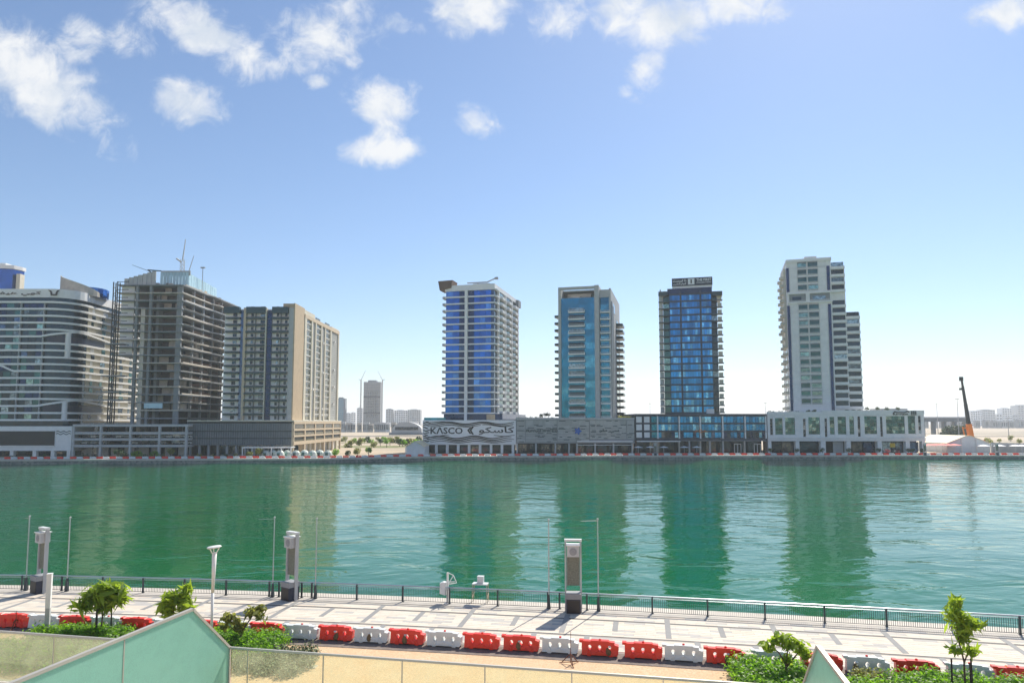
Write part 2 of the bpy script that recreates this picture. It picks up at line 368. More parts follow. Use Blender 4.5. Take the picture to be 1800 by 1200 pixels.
ground_mat('desert',[(.50,.41,.30),(.42,.34,.24),(.30,.26,.19)],[.02,.006])
ground_mat('quay_stone',[(.36,.35,.32),(.26,.26,.24),(.16,.18,.17)],[.25,1.2])
ground_mat('far_paving',[(.62,.55,.46),(.52,.46,.40)],[.2])
ground_mat('coping',[(.62,.57,.50),(.54,.50,.44)],[.7])
# far land, one sheet to the horizon
w=MB(); P=[(x,y) for x,y in FARQ]
w.add([(x,y,-.02) for x,y in P]+[(16000,2500,-.02),(16000,14000,-.02),(-16000,14000,-.02),(-16000,2500,-.02)],[tuple(range(len(P)+4))])
tag(w.build('ground','desert'),'flat sandy building land beyond the far promenade','ground',kind='structure')
PQ=[p for p in FARQ if -700<p[0]<750]
w=MB(); w.strip([(x,y+16,.004) for x,y in PQ],[(x,y+.9,.004) for x,y in PQ])
tag(w.build('pavement','far_paving'),'pale far promenade paving along the quay','pavement',kind='structure')
w=MB(); w.ribbon([(x,y+.9) for x,y in PQ],[(x,y-.25) for x,y in PQ],-.45,.16)
cop=w.build('kerb','coping'); tag(cop,'pale coping along the edge of the far quay','kerb',kind='structure')
w=MB(); w.ribbon([(x,y+.8) for x,y in FARQ],[(x,y) for x,y in FARQ],-6,-.452)
qw=tag(w.build('quay_wall','quay_stone'),'grey stone quay wall under the far promenade','quay wall',kind='structure')
# near side
NS=list(np.arange(-380,381,4.0)); EDGE=-1.35
w=MB(); w.add([(*rp(s,9.3),-.03) for s in NS]+[(1200,-60,-.03),(1200,-2500,-.03),(-1200,-2500,-.03),(-1200,120,-.03)],[tuple(range(len(NS)+3,-1,-1))])
tag(w.build('sand','sand'),'orange gravelly sand strip behind the plastic barriers','sand',kind='structure')
w=MB(); w.ribbon([rp(s,1.1) for s in NS],[rp(s,EDGE) for s in NS],-8,-.02)
tag(w.build('near_quay','quay_stone'),'stone quay under the promenade railing','quay wall',kind='structure')
w=MB(); w.ribbon([rp(s,.55) for s in NS],[rp(s,EDGE-.12) for s in NS],-.019,.035)
tag(w.build('kerb','coping'),'pale stone ledge outside the promenade railing','kerb',kind='structure')
w=MB(); w.strip([(*rp(s,7.9),-.012) for s in NS],[(*rp(s,9.95),-.012) for s in NS])
tag(w.build('path','worn_ground'),'dark worn strip of ground under the plastic barriers','path',kind='structure')
w=MB(); w.strip([(*rp(s,.5),-.01) for s in NS],[(*rp(s,8.3),-.01) for s in NS])
mat('joint',(.30,.28,.25),.95)
prom=tag(w.build('promenade','joint'),'pale block paved promenade beside the canal','promenade',kind='structure')
# pavers: three tones, each a low slab with open joints; the largest 300 single, the others joined
mat('paver_pale',(.60,.54,.45),.8,var=.06,piece=.06,island=.06,scale=1.5); mat('paver_grey',(.43,.41,.38),.8,var=.06,piece=.06,island=.06,scale=1.5); mat('paver_warm',(.62,.53,.43),.8,var=.06,piece=.06,island=.06,scale=1.5)
mat('paver_dark',(.25,.25,.245),.8,var=.06,piece=.05,scale=1.5); mat('drain',(.10,.10,.10),.6,metal=.4,var=.1)
PL,PW=1.3,.33
cells=[]
rows=[]; t=.62
while t<8.0:
    if abs(t-2.0)<.21 or abs(t-5.35)<.21: t+=.16; continue
    rows.append(t); t+=PW+.012
for i,t in enumerate(rows):
    off=(i%2)*PL*.5+random.uniform(-.1,.1)
    for k in range(-48,49):
        s0=k*PL+off
        if s0<-50 or s0>44: continue
        cells.append((s0,t,random.choices([0,1,2],[.66,.2,.14])[0]))
PM=['paver_pale','paver_grey','paver_warm']
vis=[]
for c in cells:
    x,y=rp(c[0]+PL/2,c[1]); d=y*CP-H*SP; px=900+F*x/d
    vis.append(((-20<px<1820)/d,c))
vis.sort(key=lambda a:-a[0]); single=vis[:300]; rest=vis[300:]
for _,(s0,t,k) in single:
    x,y=rp(s0+PL/2,t+PW/2); box('paver',prom,x-PL/2+.006,x+PL/2-.006,y-PW/2+.006,y+PW/2-.006,-.009,.008+random.uniform(0,.004),PM[k],rang(s0+PL/2))
w=MB()
for _,(s0,t,k) in rest:
    w.m=k; q=[rp(s0+.006,t+.006),rp(s0+.006,t+PW-.006),rp(s0+PL-.006,t+PW-.006),rp(s0+PL-.006,t+.006)]; zt=.008+random.uniform(0,.004)
    w.prism(q,-.009,zt)
tag(w.build('paving_field',PM,prom),kind='stuff')
k=0
for s0 in np.arange(-48,44,1.62):                       # dark cross bands, long and short in turn
    j=k%4; k+=1
    a,b={0:(1.15,5.2),1:(5.5,7.7),2:(2.2,4.3),3:(5.55,7.2)}[j]
    w=MB(); w.prism([rp(s0,a),rp(s0,b),rp(s0+.34,b),rp(s0+.34,a)],.0125,.017); w.build('paving_band','paver_dark',prom)
for t in (1.98,5.33):
    w=MB(); ns=np.arange(-60,55,2.0); w.ribbon([rp(s,t+.10) for s in ns],[rp(s,t) for s in ns],-.009,.006); w.build('drain_channel','drain',prom)
# ------------------------------------------------------------------ buildings on the far bank
def floors(fr, ytop, ybot, n, lx=0.0, ly=0.0): return lin(fr.z(ybot,lx,ly), fr.z(ytop,lx,ly), n)
AR=lambda codes: ''.join(chr(c) for c in codes)

# ---- A: white hotel with wave-shaped floor bands
def wave_hotel():
    f=Fr(-150,268); root=empty('wave_hotel',f.loc(),label='white hotel with wavy floor bands and horned emblem on its parapet',cat='building')
    Wd=f.fx(116); R=9.0; D=58.0
    def path(off):
        p=[(x,-off) for x in lin(0,Wd-R,26)]
        p+=[(Wd-R+(R+off)*math.sin(a),R-(R+off)*math.cos(a)) for a in lin(.15,math.pi/2,8)]
        p+=[(Wd+off,y) for y in lin(R+2,D,22)]
        return p
    def plen(p): return [0]+list(np.cumsum([math.hypot(p[i+1][0]-p[i][0],p[i+1][1]-p[i][1]) for i in range(len(p)-1)]))
    P0=path(0); Sx=plen(P0)
    tw=MB(); tw.prism([(0,0)]+P0+[(0,D)],0,f.z(509)-.6); tower=tw.build('tower','glass_dark',root)
    # right flank: pale rendered wall
    w=MB(); w.box(Wd-.2,Wd+.12,R+1.5,D-1,f.z(742),f.z(530)); w.build('flank_wall','cream',tower)
    zf=floors(f,532.5,739,18); fh=zf[1]-zf[0]
    s70=f.fx(66); s85=f.fx(92); sc=Wd-R+R*math.pi/4; se=sc+14; se2=sc+27
    def bump(s,k):
        if k in (2,12):
            if s<s70 or s>se2: return 0
            if s<s85+6: return (s-s70)/(s85+6-s70)
            if s<sc+4: return 1
            return max(0,1-(s-sc-4)/(se2-sc-4))
        if k==7:
            e=f.fx(-2); e2=f.fx(20)
            return 1 if s<e else max(0,1-(s-e)/(e2-e))
        return 0
    for k,z in enumerate(zf):
        b=[bump(s,k)*fh*.86 for s in Sx]
        w=MB(); w.ribbon(path(-.1),path(1.15),[z-.12+v for v in b],[z+.62+v for v in b]); w.build('floor_band','white_paint',tower)
    for k in range(len(zf)-1):
        for i in range(11):
            x=f.fx(-40)+i*3.05
            if x+2.9>Wd-R: break
            box('window',tower,x,x+2.75,-.12,.05,zf[k]+.66,zf[k+1]-.16,random.choice(['glass_dark','glass_dark','glass_navy','glass_dark','glass_green']))
        for i in range(6):
            if i==0 and k in (2,12,3,13): continue
            y=R+4+i*7.2+random.uniform(-.5,.5)
            box('window',tower,Wd+.05,Wd+.22,y,y+random.choice([1.6,2.4,3.2]),zf[k]+.7,zf[k+1]-.25,random.choice(['glass_dark','white','glass_dark','glass_green']))
        for i in range(4):
            x=f.fx(-40)+(i*3+2)*3.05
            if x<Wd-R: box('partition_fin',tower,x-.22,x+.02,-.95,-.13,zf[k]+.63,zf[k+1]-.13,'grey_pale')
    for k in (2,12):                                     # proud dark panels: two-storey cave shade painted under the raised bands
        w=MB(); w.prism([(x,y) for x,y in path(.35) if f.fx(70)<x][:-16]+[(Wd-2,R+12),(f.fx(72),1)],zf[k-1]+.65,zf[k]+.55); w.build('cave_shade_panel','navy',tower)
        a=math.pi/4; cx,cy=Wd-R+(R+.3)*math.sin(a),R-(R+.3)*math.cos(a)
        w=MB(); w.tube((cx,cy,zf[max(k-3,0)]),(cx,cy,zf[k]+fh*.8),1.0,1.0,10); w.build('corner_column','white',tower)
    w=MB(); w.ribbon(path(-.4),path(.55),f.z(523),f.z(508)); par=w.build('parapet','white',root)
    y=-.6
    lettering('sign_lettering',AR([0xFEB0,0xFEE8,0xFEF4,0xFED4,0xFEF4,0xFEEB,0x20,0xFEF2,0xFEED,0xFEDB]),'black',par,f.fx(-38),f.fx(62),y,f.z(520.6),f.z(512.5))
    z0,z1=f.z(519.8),f.z(509.8); xm=f.fx(84.5); hw=f.fx(95.5)-xm
    w=MB()
    for sg in (-1,1):
        poly=[(xm,z0),(xm+sg*hw*.5,z0),(xm+sg*hw*.62,z0+(z1-z0)*.62),(xm+sg*hw,z1),(xm+sg*hw*.5,z1-(z1-z0)*.12),(xm+sg*hw*.28,z0+(z1-z0)*.55),(xm+sg*hw*.26,z0+(z1-z0)*.26),(xm,z0+(z1-z0)*.26)]
        w.xz(poly if sg>0 else poly[::-1],y-.1,y)
    w.build('emblem','black',par)
    zr=f.z(509)-.6
    w=MB(); a0=[(f.fx(92)+7.5*math.cos(a),14+7*math.sin(a)) for a in lin(math.pi*1.02,math.pi*2.0,14)]
    a1=[(x+(x-f.fx(92))*.04,y+(y-14)*.04) for x,y in a0]
    w.ribbon(a0,a1,zr,[zr+8.5-abs(i-2)*.62 for i in range(14)]); w.build('roof_screen','concrete_pale',tower)
    w=MB(); w.lathe([(6,0),(6.2,3.6),(5.6,4.0)],(f.fx(104),17,zr),18); w.build('roof_lounge','glass_blue',tower)
    w=MB(); w.box(f.fx(140,600),f.fx(158,600),30,40,zr,zr+4.0); w.build('plant_room','grey_pale',tower)
    # podium with large dark screen
    g=Fr(-150,258); pf=g.loc(f); pd=MB(); X1=g.fx(127); zt=g.z(749); zb=g.z(792)
    pd.box(0,X1,0,14,zb,zt); pod=pd.build('podium','white',root,pf)
    s0,s1=g.z(782.5),g.z(757.5)
    box('screen',pod,g.fx(-120),g.fx(97.5),-.25,-.02,s0,s1,'black')
    for z0,z1 in ((s0-.35,s0-.02),(s1+.02,s1+.35)): box('screen_frame',pod,g.fx(-122),g.fx(98.5),-.4,-.03,z0,z1,'white_paint')
    for k in range(2):
        w=MB(); pts=[(g.fx(100+i*1.7),g.z(758.5+k*4)+.25*math.sin(i*1.05)) for i in range(16)]
        w.strip([(x,-.06,z+.2) for x,z in pts],[(x,-.06,z-.12) for x,z in pts]); w.build('wave_mark','teal_dark',pod)
    for px in (-60,-20,22,62,94,122): box('column',pod,g.fx(px-3.2),g.fx(px+3.2),.4,1.8,0,zb,'white')
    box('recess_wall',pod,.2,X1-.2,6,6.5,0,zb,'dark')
    for i in range(9): box('shop_window',pod,g.fx(-30+i*16),g.fx(-30+i*16+13),5.8,5.97,.4,zb-.6,'shop_glass')
wave_hotel()

# ---- B: concrete frame still under construction on an open parking podium
def frame_tower():
    f=Fr(227,268,-1.0); root=empty('unfinished_tower',f.loc(),label='unfinished grey concrete tower with bare floor slabs and a hoist mast',cat='building')
    Wd=f.fx(312); D=54.0; zf=floors(f,500,734,18); fh=zf[1]-zf[0]; xl=f.fx(196)
    w=MB(); w.box(4,Wd-5.5,7,D-2,0,zf[-1]-.5); tower=w.build('core','concrete_shaded',root)
    for k,z in enumerate(zf):
        w=MB(); x0=xl if k>7 else -1.0
        dx=random.uniform(-.3,.3)
        w.prism([(x0,0),(Wd+dx,0),(Wd+.4+dx,3),(Wd+.4,22),(Wd+1.6,27),(Wd+1.4,D),(x0,D)] if k%2 else [(x0,.2),(Wd+dx,0),(Wd+.3,26),(Wd+1.9,31),(Wd+1.6,D),(x0,D)],z-.42,z); w.build('floor_slab',['concrete','concrete_pale'][k%3==1],tower)
        w=MB(); w.box(Wd-.2,Wd+.25,2,D-3,z+.02,z+(.45 if k%2 else .12)); w.build('edge_upstand','concrete_pale',tower)  # paler tone puts the sunlight on the flank edges into the colour
    for x in (.6,f.fx(254)-0,f.fx(303),Wd-1.0):
        box('column',tower,x-.5,x+.5,.5,1.6,0,zf[-1]-.44,'concrete')
    for y in (11,20,29,38,47,D-1.2): box('column',tower,Wd-1.3,Wd-.4,y-.5,y+.5,0,zf[-1]-.44,'concrete')
    box('shear_wall',tower,f.fx(238),f.fx(245),.6,7,0,zf[-4],'concrete_pale')
    box('shear_wall',tower,f.fx(258),f.fx(263),3.5,9,0,zf[-2],'concrete')
    for k in range(1,len(zf)-1):
        for j in range(4):
            if random.random()<.62:
                y=random.uniform(3,D-12); box('infill_wall',tower,Wd-6,Wd-random.choice([1.6,2.4,4]),y,y+random.uniform(1.5,6),zf[k]+.01,zf[k]+fh-.44,'block')
        if random.random()<.75:
            x=random.uniform(f.fx(258),f.fx(292)); box('infill_wall',tower,x,x+random.uniform(2,5),5,5.4,zf[k]+.01,zf[k]+fh-.44,'block')
        if k>7: box('infill_wall',tower,xl+.6,-1.2,2.0,2.4,zf[k]+.01,zf[k]+fh-.44,'white')
        if random.random()<.6: box('guard_rail',tower,Wd+.2,Wd+.3,8,D-8,zf[k]+1.0,zf[k]+1.12,'rust')
    box('glazed_bay',tower,f.fx(252),f.fx(284),-.25,.15,zf[1]+.6,zf[2]-.5,'formwork')
    # hoist mast in front of the open bay
    w=MB(); x=f.fx(205); 
    for a,b in ((-.8,-.8),(.8,-.8),(-.8,.8),(.8,.8)): w.box(x+a-.16,x+a+.16,-4+b-.16,-4+b+.16,8,zf[-1])
    z=8
    while z<zf[-1]-2:
        w.tube((x-.8,-4.8,z),(x+.8,-4.8,z+1.6),.09,n=4); w.tube((x+.8,-4.8,z+1.6),(x-.8,-4.8,z+3.2),.09,n=4); z+=3.2
    w.build('hoist_mast','dark',tower)
    for k in range(0,18,1): box('mast_tie',tower,x-.1,x+4.5,-3.9,-3.7,zf[k]+.2,zf[k]+.42,'dark')
    for k,(a,b) in ((3,(180,232)),(2,(175,228)),(5,(186,222)),(9,(190,222))): box('loading_deck',tower,f.fx(a),f.fx(b),-5,-.6,zf[k]+.45,zf[k]+.85,'grey')
    zr=zf[-1]
    for i in range(9):                                  # climbing formwork panels on the roof
        x0=f.fx(257)+i*1.28; y0=6
        box('formwork_panel',tower,x0,x0+1.08,y0,y0+.3,zr+.4,zr+6.3-(i>8)*.3,'formwork')
    for i in range(12): box('formwork_panel',tower,Wd-1.2,Wd-.9,6.5+i*2.2,6.5+i*2.2+1.95,zr+.01,zr+5.9-.1*i,'formwork')
    box('formwork_beam',tower,f.fx(257),f.fx(257)+12,6.35,6.6,zr+5.0,zr+7.0,'grey_pale')
    for i in range(7): box('edge_screen',tower,xl+2+i*1.7,xl+3.6+i*1.7,1+i*.2,1.4+i*.2,zr+.02,zr+2.6+i*.55,'grey_pale')
    for i in range(9):
        x0=random.uniform(0,Wd-3); w=MB(); w.box(x0,x0+random.uniform(.6,2.4),3,4,zr+.01,zr+random.uniform(.4,1.4)); w.build('stacked_timber',random.choice(['brown','grey','concrete_pale']),tower)
    for y in lin(16,50,8): w=MB(); w.box(Wd-3,Wd-.8,y,y+2.2,zr+.01,zr+random.uniform(.5,1.6)); w.build('stacked_timber',random.choice(['brown','concrete_pale','tan']),tower)
    # podium: open parking decks
    g=Fr(128,258); X1=g.fx(331); pd=MB(); pd.box(.3,X1-.3,16,17,0,g.z(745)); pod=pd.build('podium','dark',root,g.loc(f))
    pod.rotation_euler=(0,0,0)
    for y in (747,760.5,771.5,783): 
        z=g.z(y); box('deck_slab',pod,0,X1,0,15.9,z-.55,z+.35,'grey_pale')
    for px in (130,178,230,281,328): box('column',pod,g.fx(px-1.8),g.fx(px+1.8),-.15,.9,0,g.z(749),'grey_pale')
    for px in (154,204,256,306): box('column',pod,g.fx(px-1.4),g.fx(px+1.4),7,8,0,g.z(749),'concrete')
    for i in range(8): box('ground_wall',pod,g.fx(136+i*24),g.fx(136+i*24+random.randint(12,20)),5,5.3,0,3.2,'block')
    return f,tower,zf,g
FB,FBT,FBZ,FBG=frame_tower()

# ---- C: beige apartment slab on a louvred podium
def beige_slab():
    f=Fr(330,262); root=empty('apartment_block',f.loc(),label='beige apartment block with teal balcony stacks and a sunlit tan flank',cat='building')
    t=Fr(388,268); Wd=t.fx(512); D=t.sy(591,Wd); zt=t.z(540); zb=t.z(742)
    tw=MB(); tw.box(0,Wd-.02,.9,D,0,zt-.6); tower=tw.build('tower','white',root,t.loc(f))
    n=17; zf=lin(t.z(741),t.z(548),n); fh=zf[1]-zf[0]
    stacks=[(392,416,1),(428,443,1),(444,461,2),(474,488,1),(489,503,1)]
    for a,b,c in stacks:
        x0,x1=t.fx(a),t.fx(b)
        for k in range(n):
            wd=(x1-x0)
            w0=x0+wd*.45
            box('window',tower,w0,w0+wd*(.28 if c==1 else .5),.72,.88,zf[k]+1.0,zf[k]+fh-.45,'glass_dark')
            box('balcony',tower,x0-.05,x1+.05,-.75,.85,zf[k]-.22,zf[k]+.6,'teal_dark')
    for a,b in ((417,422.5),(464,472.5)):
        w=MB(); w.box(t.fx(a),t.fx(b),.3,.895,zb-4,zt-1.2); gs=w.build('glass_strip','glass_navy',root,t.loc(f))
        for k in range(n): box('spandrel',gs,t.fx(a)+.1,t.fx(b)-.1,.18,.29,zf[k]-.12,zf[k]+.12,'teal_dark')
    for a,b,m in ((423,427.6,'beige'),(461.5,463.8,'cream'),(503.5,512,'grey_pale'),(443.2,443.9,'grey'),(488.2,488.9,'grey')):
        box('pier',tower,t.fx(a),t.fx(b),-.35,.88,zb-3,zt-.2,m)
    for a,b in ((388,416),(428,462),(474,503)):
        box('cornice',tower,t.fx(a),t.fx(b),-.9,.8,zt-2.4,zt+.1,'teal_dark')
    # tan corner tower and sunlit flank (faces +x)
    w=MB(); w.box(Wd,Wd+.5,-.35,t.sy(529,Wd),0,zt+1.6); w.box(Wd-4.5,Wd-.01,.5,t.sy(529,Wd),zt-.59,zt+1.6); w.build('corner_pier','tan',tower)
    w=MB(); w.box(Wd-6,Wd+.4,t.sy(529,Wd)+.01,t.sy(548,Wd),zt-.59,zt+1.2); w.box(Wd-6,Wd+.4,t.sy(578,Wd),D,zt-.59,zt+.1); w.build('roof_block','cream',tower)
    ys=lambda px: t.sy(px,Wd)
    for a,b in ((529,532.5),(541.5,543.5),(548.2,550),(558.6,560.4),(565.4,567),(575.4,577.2),(589.3,591.2)):
        box('flank_pier',tower,Wd-.01,Wd+.75,ys(a),ys(b),0,zt-2.2,'cream')  # cream in place of white: warmth of the sun put into the colour
    box('flank_head',tower,Wd-.01,Wd+.8,ys(529)+.01,ys(591),zt-2.19,zt-.61,'beige')
    for a,b in ((532.6,541.4),(550.1,558.5),(567.1,575.3)):
        for k in range(n):
            box('window',tower,Wd-.01,Wd+.22,ys(a)+.3,ys(b)-.3,zf[k]+.9,zf[k]+fh-.35,'glass_olive')
            box('window_sill',tower,Wd-.01,Wd+.55,ys(a)+.05,ys(b)-.05,zf[k]+.55,zf[k]+.82,'white')
    for a,b,m in ((543.6,548.1,'grey_pale'),(560.5,565.3,'grey_pale'),(577.3,589.2,'stone')):
        w=MB(); z=zb-1
        while z<zt-2.4: w.box(Wd-.01,Wd+.35,ys(a)+.05,ys(b)-.05,z,z+.5); z+=.88
        w.build('louvre_bank',m,tower)
    for i in range(9):
        k=random.randint(1,n-1); a=random.choice([545,562,582]); box('air_conditioner',tower,Wd+.36,Wd+1.0,ys(a),ys(a)+1.3,zf[k],zf[k]+.8,'white')
    # podium
    X1=f.fx(515); Dp=f.sy(598,X1); zp=f.z(740.5); z0=f.z(782)
    pd=MB(); pd.box(0,X1,.4,Dp,z0,zp); pod=pd.build('podium','dark',root)
    bands=[(744,757),(758.6,769.5),(771,782)]
    for a,b in bands:
        za,zb2=f.z(b),f.z(a)
        w=MB(); w.box(0,X1-.02,.05,.38,za,zb2); bk=w.build('louvre_band','louvre',root)
        for i in range(44):
            x=.2+i*(X1-.6)/44; box('fin',bk,x,x+.22,-.25,.04,za,zb2,'louvre')
    box('coping',pod,-.2,X1+.5,-.3,Dp+.2,zp+.01,zp+.5,'cream')
    px0=515
    w=MB()
    for a,b in ((740.5,745),(753.5,757),(765,768),(776,782)): w.box(X1+.01,X1+.5,0,Dp,f.z(b),f.z(a))
    w.build('flank_bands','beige',pod)
    for i in range(6):
        y=Dp*i/5; box('flank_column',pod,X1-.4,X1+.45,max(0,y-.7),min(Dp,y+.7),0,f.z(742),'beige')
    for a,b in bands:
        for i in range(5): box('opening',pod,X1+.02,X1+.2,Dp*i/5+1.4,Dp*(i+1)/5-1.4,f.z(b)+.3,f.z(a)-.4,'glass_olive')
    for i in range(12): box('column',pod,.6+i*(X1-1.6)/11,1.4+i*(X1-1.6)/11,.5,1.3,0,z0,'grey')
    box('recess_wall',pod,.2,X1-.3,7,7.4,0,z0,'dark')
    for i in range(10): box('shop_window',pod,1+i*4,4.4+i*4,6.85,6.98,.3,z0-.6,'shop_glass')
beige_slab()

# ---- D: tower with cobalt glass and white balconies on the sign podium
def sign_podium(px0,px1,Y,y_top,y_bot): 
    f=Fr(px0,Y); return f,f.fx(px1),f.z(y_top),f.z(y_bot)
def cobalt_tower():
    f,X1,zp,z0=sign_podium(743,907,284,738,781.5)
    root=empty('cobalt_glass_tower',f.loc(),label='cobalt glass tower with white balconies above a podium of painted waves',cat='building')
    pd=MB(); pd.box(0,X1,.02,38,z0,zp); pod=pd.build('podium','white',root)
    board=MB(); board.box(.1,X1-.1,-.25,.0,z0+.2,zp-.2); bd=board.build('sign_board','sign_white',root)
    lettering('sign_lettering','K\u039bSCO','black',bd,f.fx(757),f.fx(813.5),-.26,f.z(762.3),f.z(750.5))
    lettering('sign_lettering',AR([0xFEEE,0xFEDC,0xFEB3,0xFE8E,0xFEDB]),'black',bd,f.fx(841.5),f.fx(904),-.26,f.z(763.5),f.z(750))
    for dx in (0,4.2):                                    # chevron emblem
        w=MB(); a=f.fx(821.5+dx); b=f.fx(829+dx); zc=f.z(756); zu=f.z(749.5 if dx else 751); zd=f.z(763.4 if dx else 762)
        w.xz([(b,zu),(a+.75,zc),(b,zd),(b-.75,zd),(a,zc),(b-.75,zu)],-.4,-.252); w.build('chevron','black',bd)
    def stripe(px0,px1,yc,amp,wl,ph,th):
        n=max(8,int((px1-px0)/1.6)); w=MB(); top=[];bot=[]
        for i in range(n+1):
            p=px0+(px1-px0)*i/n; y=yc+amp*math.sin((p/wl+ph)*2*math.pi); tk=1.7*th*(.35+.65*abs(math.sin(math.pi*i/n))**.5)
            top.append((f.fx(p),f.z(y-tk))); bot.append((f.fx(p),f.z(y+tk)))
        w.xz([*bot,*top[::-1]],-.38,-.252); w.build('wave_stripe','black',bd)
    for (a,b,y,am,wl,ph,th) in ((752,904,743.2,1.9,62,.05,.62),(750,903,745.6,2.1,62,.02,.5),(757,845,748.2,1.7,62,.0,.42),(848,902,747.6,1.8,62,.98,.5),(745,800,741.8,.9,50,.2,.35),
        (752,895,768.0,2.2,62,.30,.62),(748,899,770.8,2.3,62,.28,.62),(750,904,773.6,2.0,62,.26,.5),(757,900,776.4,1.5,62,.24,.42),(745,790,766.2,1.5,50,.1,.4),(868,905,765.5,1.0,40,.1,.4)):
        stripe(a,b,y,am,wl,ph,th)
    for i in range(8):
        stripe(743.8,757-(i%3)*2,742.5+i*4.6,1.1,13,.2*i,.55)
    for i in range(9):
        a=748+i*19.2; box('column',pod,f.fx(a-2.3),f.fx(a+2.3),.2,1.6,0,z0,'white')
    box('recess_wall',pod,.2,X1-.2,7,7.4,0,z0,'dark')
    for i in range(8): box('shop_window',pod,f.fx(751+i*19.2),f.fx(764+i*19.2),3.4,3.6,.4,z0-.7,'shop_glass')
    box('roof_edge_glass',pod,.5,f.fx(783),.3,.4,zp,zp+1.0,'glass_teal')
    # tower
    t=Fr(782,300,-14); Wd=t.fx(868); D=44.0; zf=floors(t,511.5,726,19); fh=zf[1]-zf[0]; zt=t.z(508.5)
    tw=MB(); tw.box(.0,Wd,.4,D,0,zf[-1]); tower=tw.build('tower','glass_navy',root,t.loc(f),t.r)
    xp0,xp1=t.fx(816.5),t.fx(821.5)
    for k,z in enumerate(zf):
        w=MB(); arc=[(-.2,-.5)]+[(Wd-1+2.2*math.sin(a),1.7-2.2*math.cos(a)) for a in lin(0,math.pi/2,5)]+[(Wd+1.2,5)]
        inn=[(-.2,.6)]+[(Wd-1.5,.6)]*5+[(Wd-.5,5)]
        w.ribbon(inn,arc,z-.32,z+.26); w.build('floor_band','white',tower)
        if k==18: break
        lo,hi=z+.27,z+fh-.33
        wl=xp0-.3
        for a,b,m in ((.2,wl*.38,'glass_blue'),(wl*.38+.08,wl*.72,'glass_blue'),(wl*.72+.08,wl,'glass_navy')): box('window',tower,a,b,.2,.38,lo,hi,m)
        wr=Wd-xp1-1.5
        for i,m in enumerate(('glass_navy','glass_blue','glass_blue','glass_blue')): box('window',tower,xp1+.2+wr*i/4,xp1+.1+wr*(i+1)/4,.2,.38,lo,hi,m)
        for j in range(3):                                # flank openings behind the balconies
            y=6.5+j*12.2; box('window',tower,Wd+.02,Wd+.2,y+.8,y+9.5,lo,hi,'glass_green')
    bm_=MB()
    arc=[(0,0)]+[(1.9*abs(math.sin(math.pi*u))**.6+.35*math.sin(2*math.pi*u*1.5),11*u) for u in lin(.04,.96,14)]+[(0,11)]
    inn=[(max(x-.22,-.05),y) for x,y in arc]
    bm_.ribbon(inn,arc,-.3,.95); bm_.prism([(0,0)]+arc[1:-1]+[(0,11)],-.31,-.05); proto=bm_.build('balcony','white',tower); me=proto.data; bpy.data.objects.remove(proto)
    for k in range(18):
        for j in range(3): inst('balcony',me,tower,(Wd+.03,6.2+j*12.2,zf[k]))
    for j in range(4): box('flank_pier',tower,Wd+.01,Wd+.9,5.2+j*12.2-.2,5.9+j*12.2,zf[0],zf[-1],'white')
    for k in range(18): box('side_balcony',tower,-2.0,-.02,1.2,5,zf[k]-.3,zf[k]+.75,'grey_pale')
    box('pilaster',tower,xp0,xp1,-.75,.5,zf[0]-4,zf[-1]+.5,'white')
    w=MB(); w.box(-.4,Wd+.3,-.2,D,zf[-1]+.27,zf[-1]+2.3); w.build('parapet','white',tower)
    w=MB(); w.xz([(-2.6,zf[-1]+.2),(2.6,zf[-1]+1.2),(3.4,zf[-1]+4.6),(-3.4,zf[-1]+4.4)],-.9,6); w.build('roof_wing','brown',tower)
    w=MB(); z=zf[-1]+2.3; w.box(10,18,8,11,z,z+2.0); w.box(7,16,9,9.6,z+2.5,z+3.0); w.tube((12,9.3,z),(12,9.3,z+3),.25); w.tube((16,9.3,z+2.6),(20.5,9.3,z+4.4),.28); w.box(20,21.5,8.8,9.9,z+3.8,z+4.8); w.build('roof_gantry','grey',tower)
    w=MB(); w.box(Wd-4,Wd+1.6,D-5,D+.5,zf[-1]-1.5,zf[-1]+1.8); w.build('plant_room','grey',tower)
    w=MB(); w.box(-.3,Wd+4,-.6,D,zp-2,zf[0]-.34); w.build('lobby','glass_navy',tower)
    box('lobby_panel',tower,t.fx(856),t.fx(871),-.75,-.61,zp+.1,zf[0]-.6,'tan')
cobalt_tower()

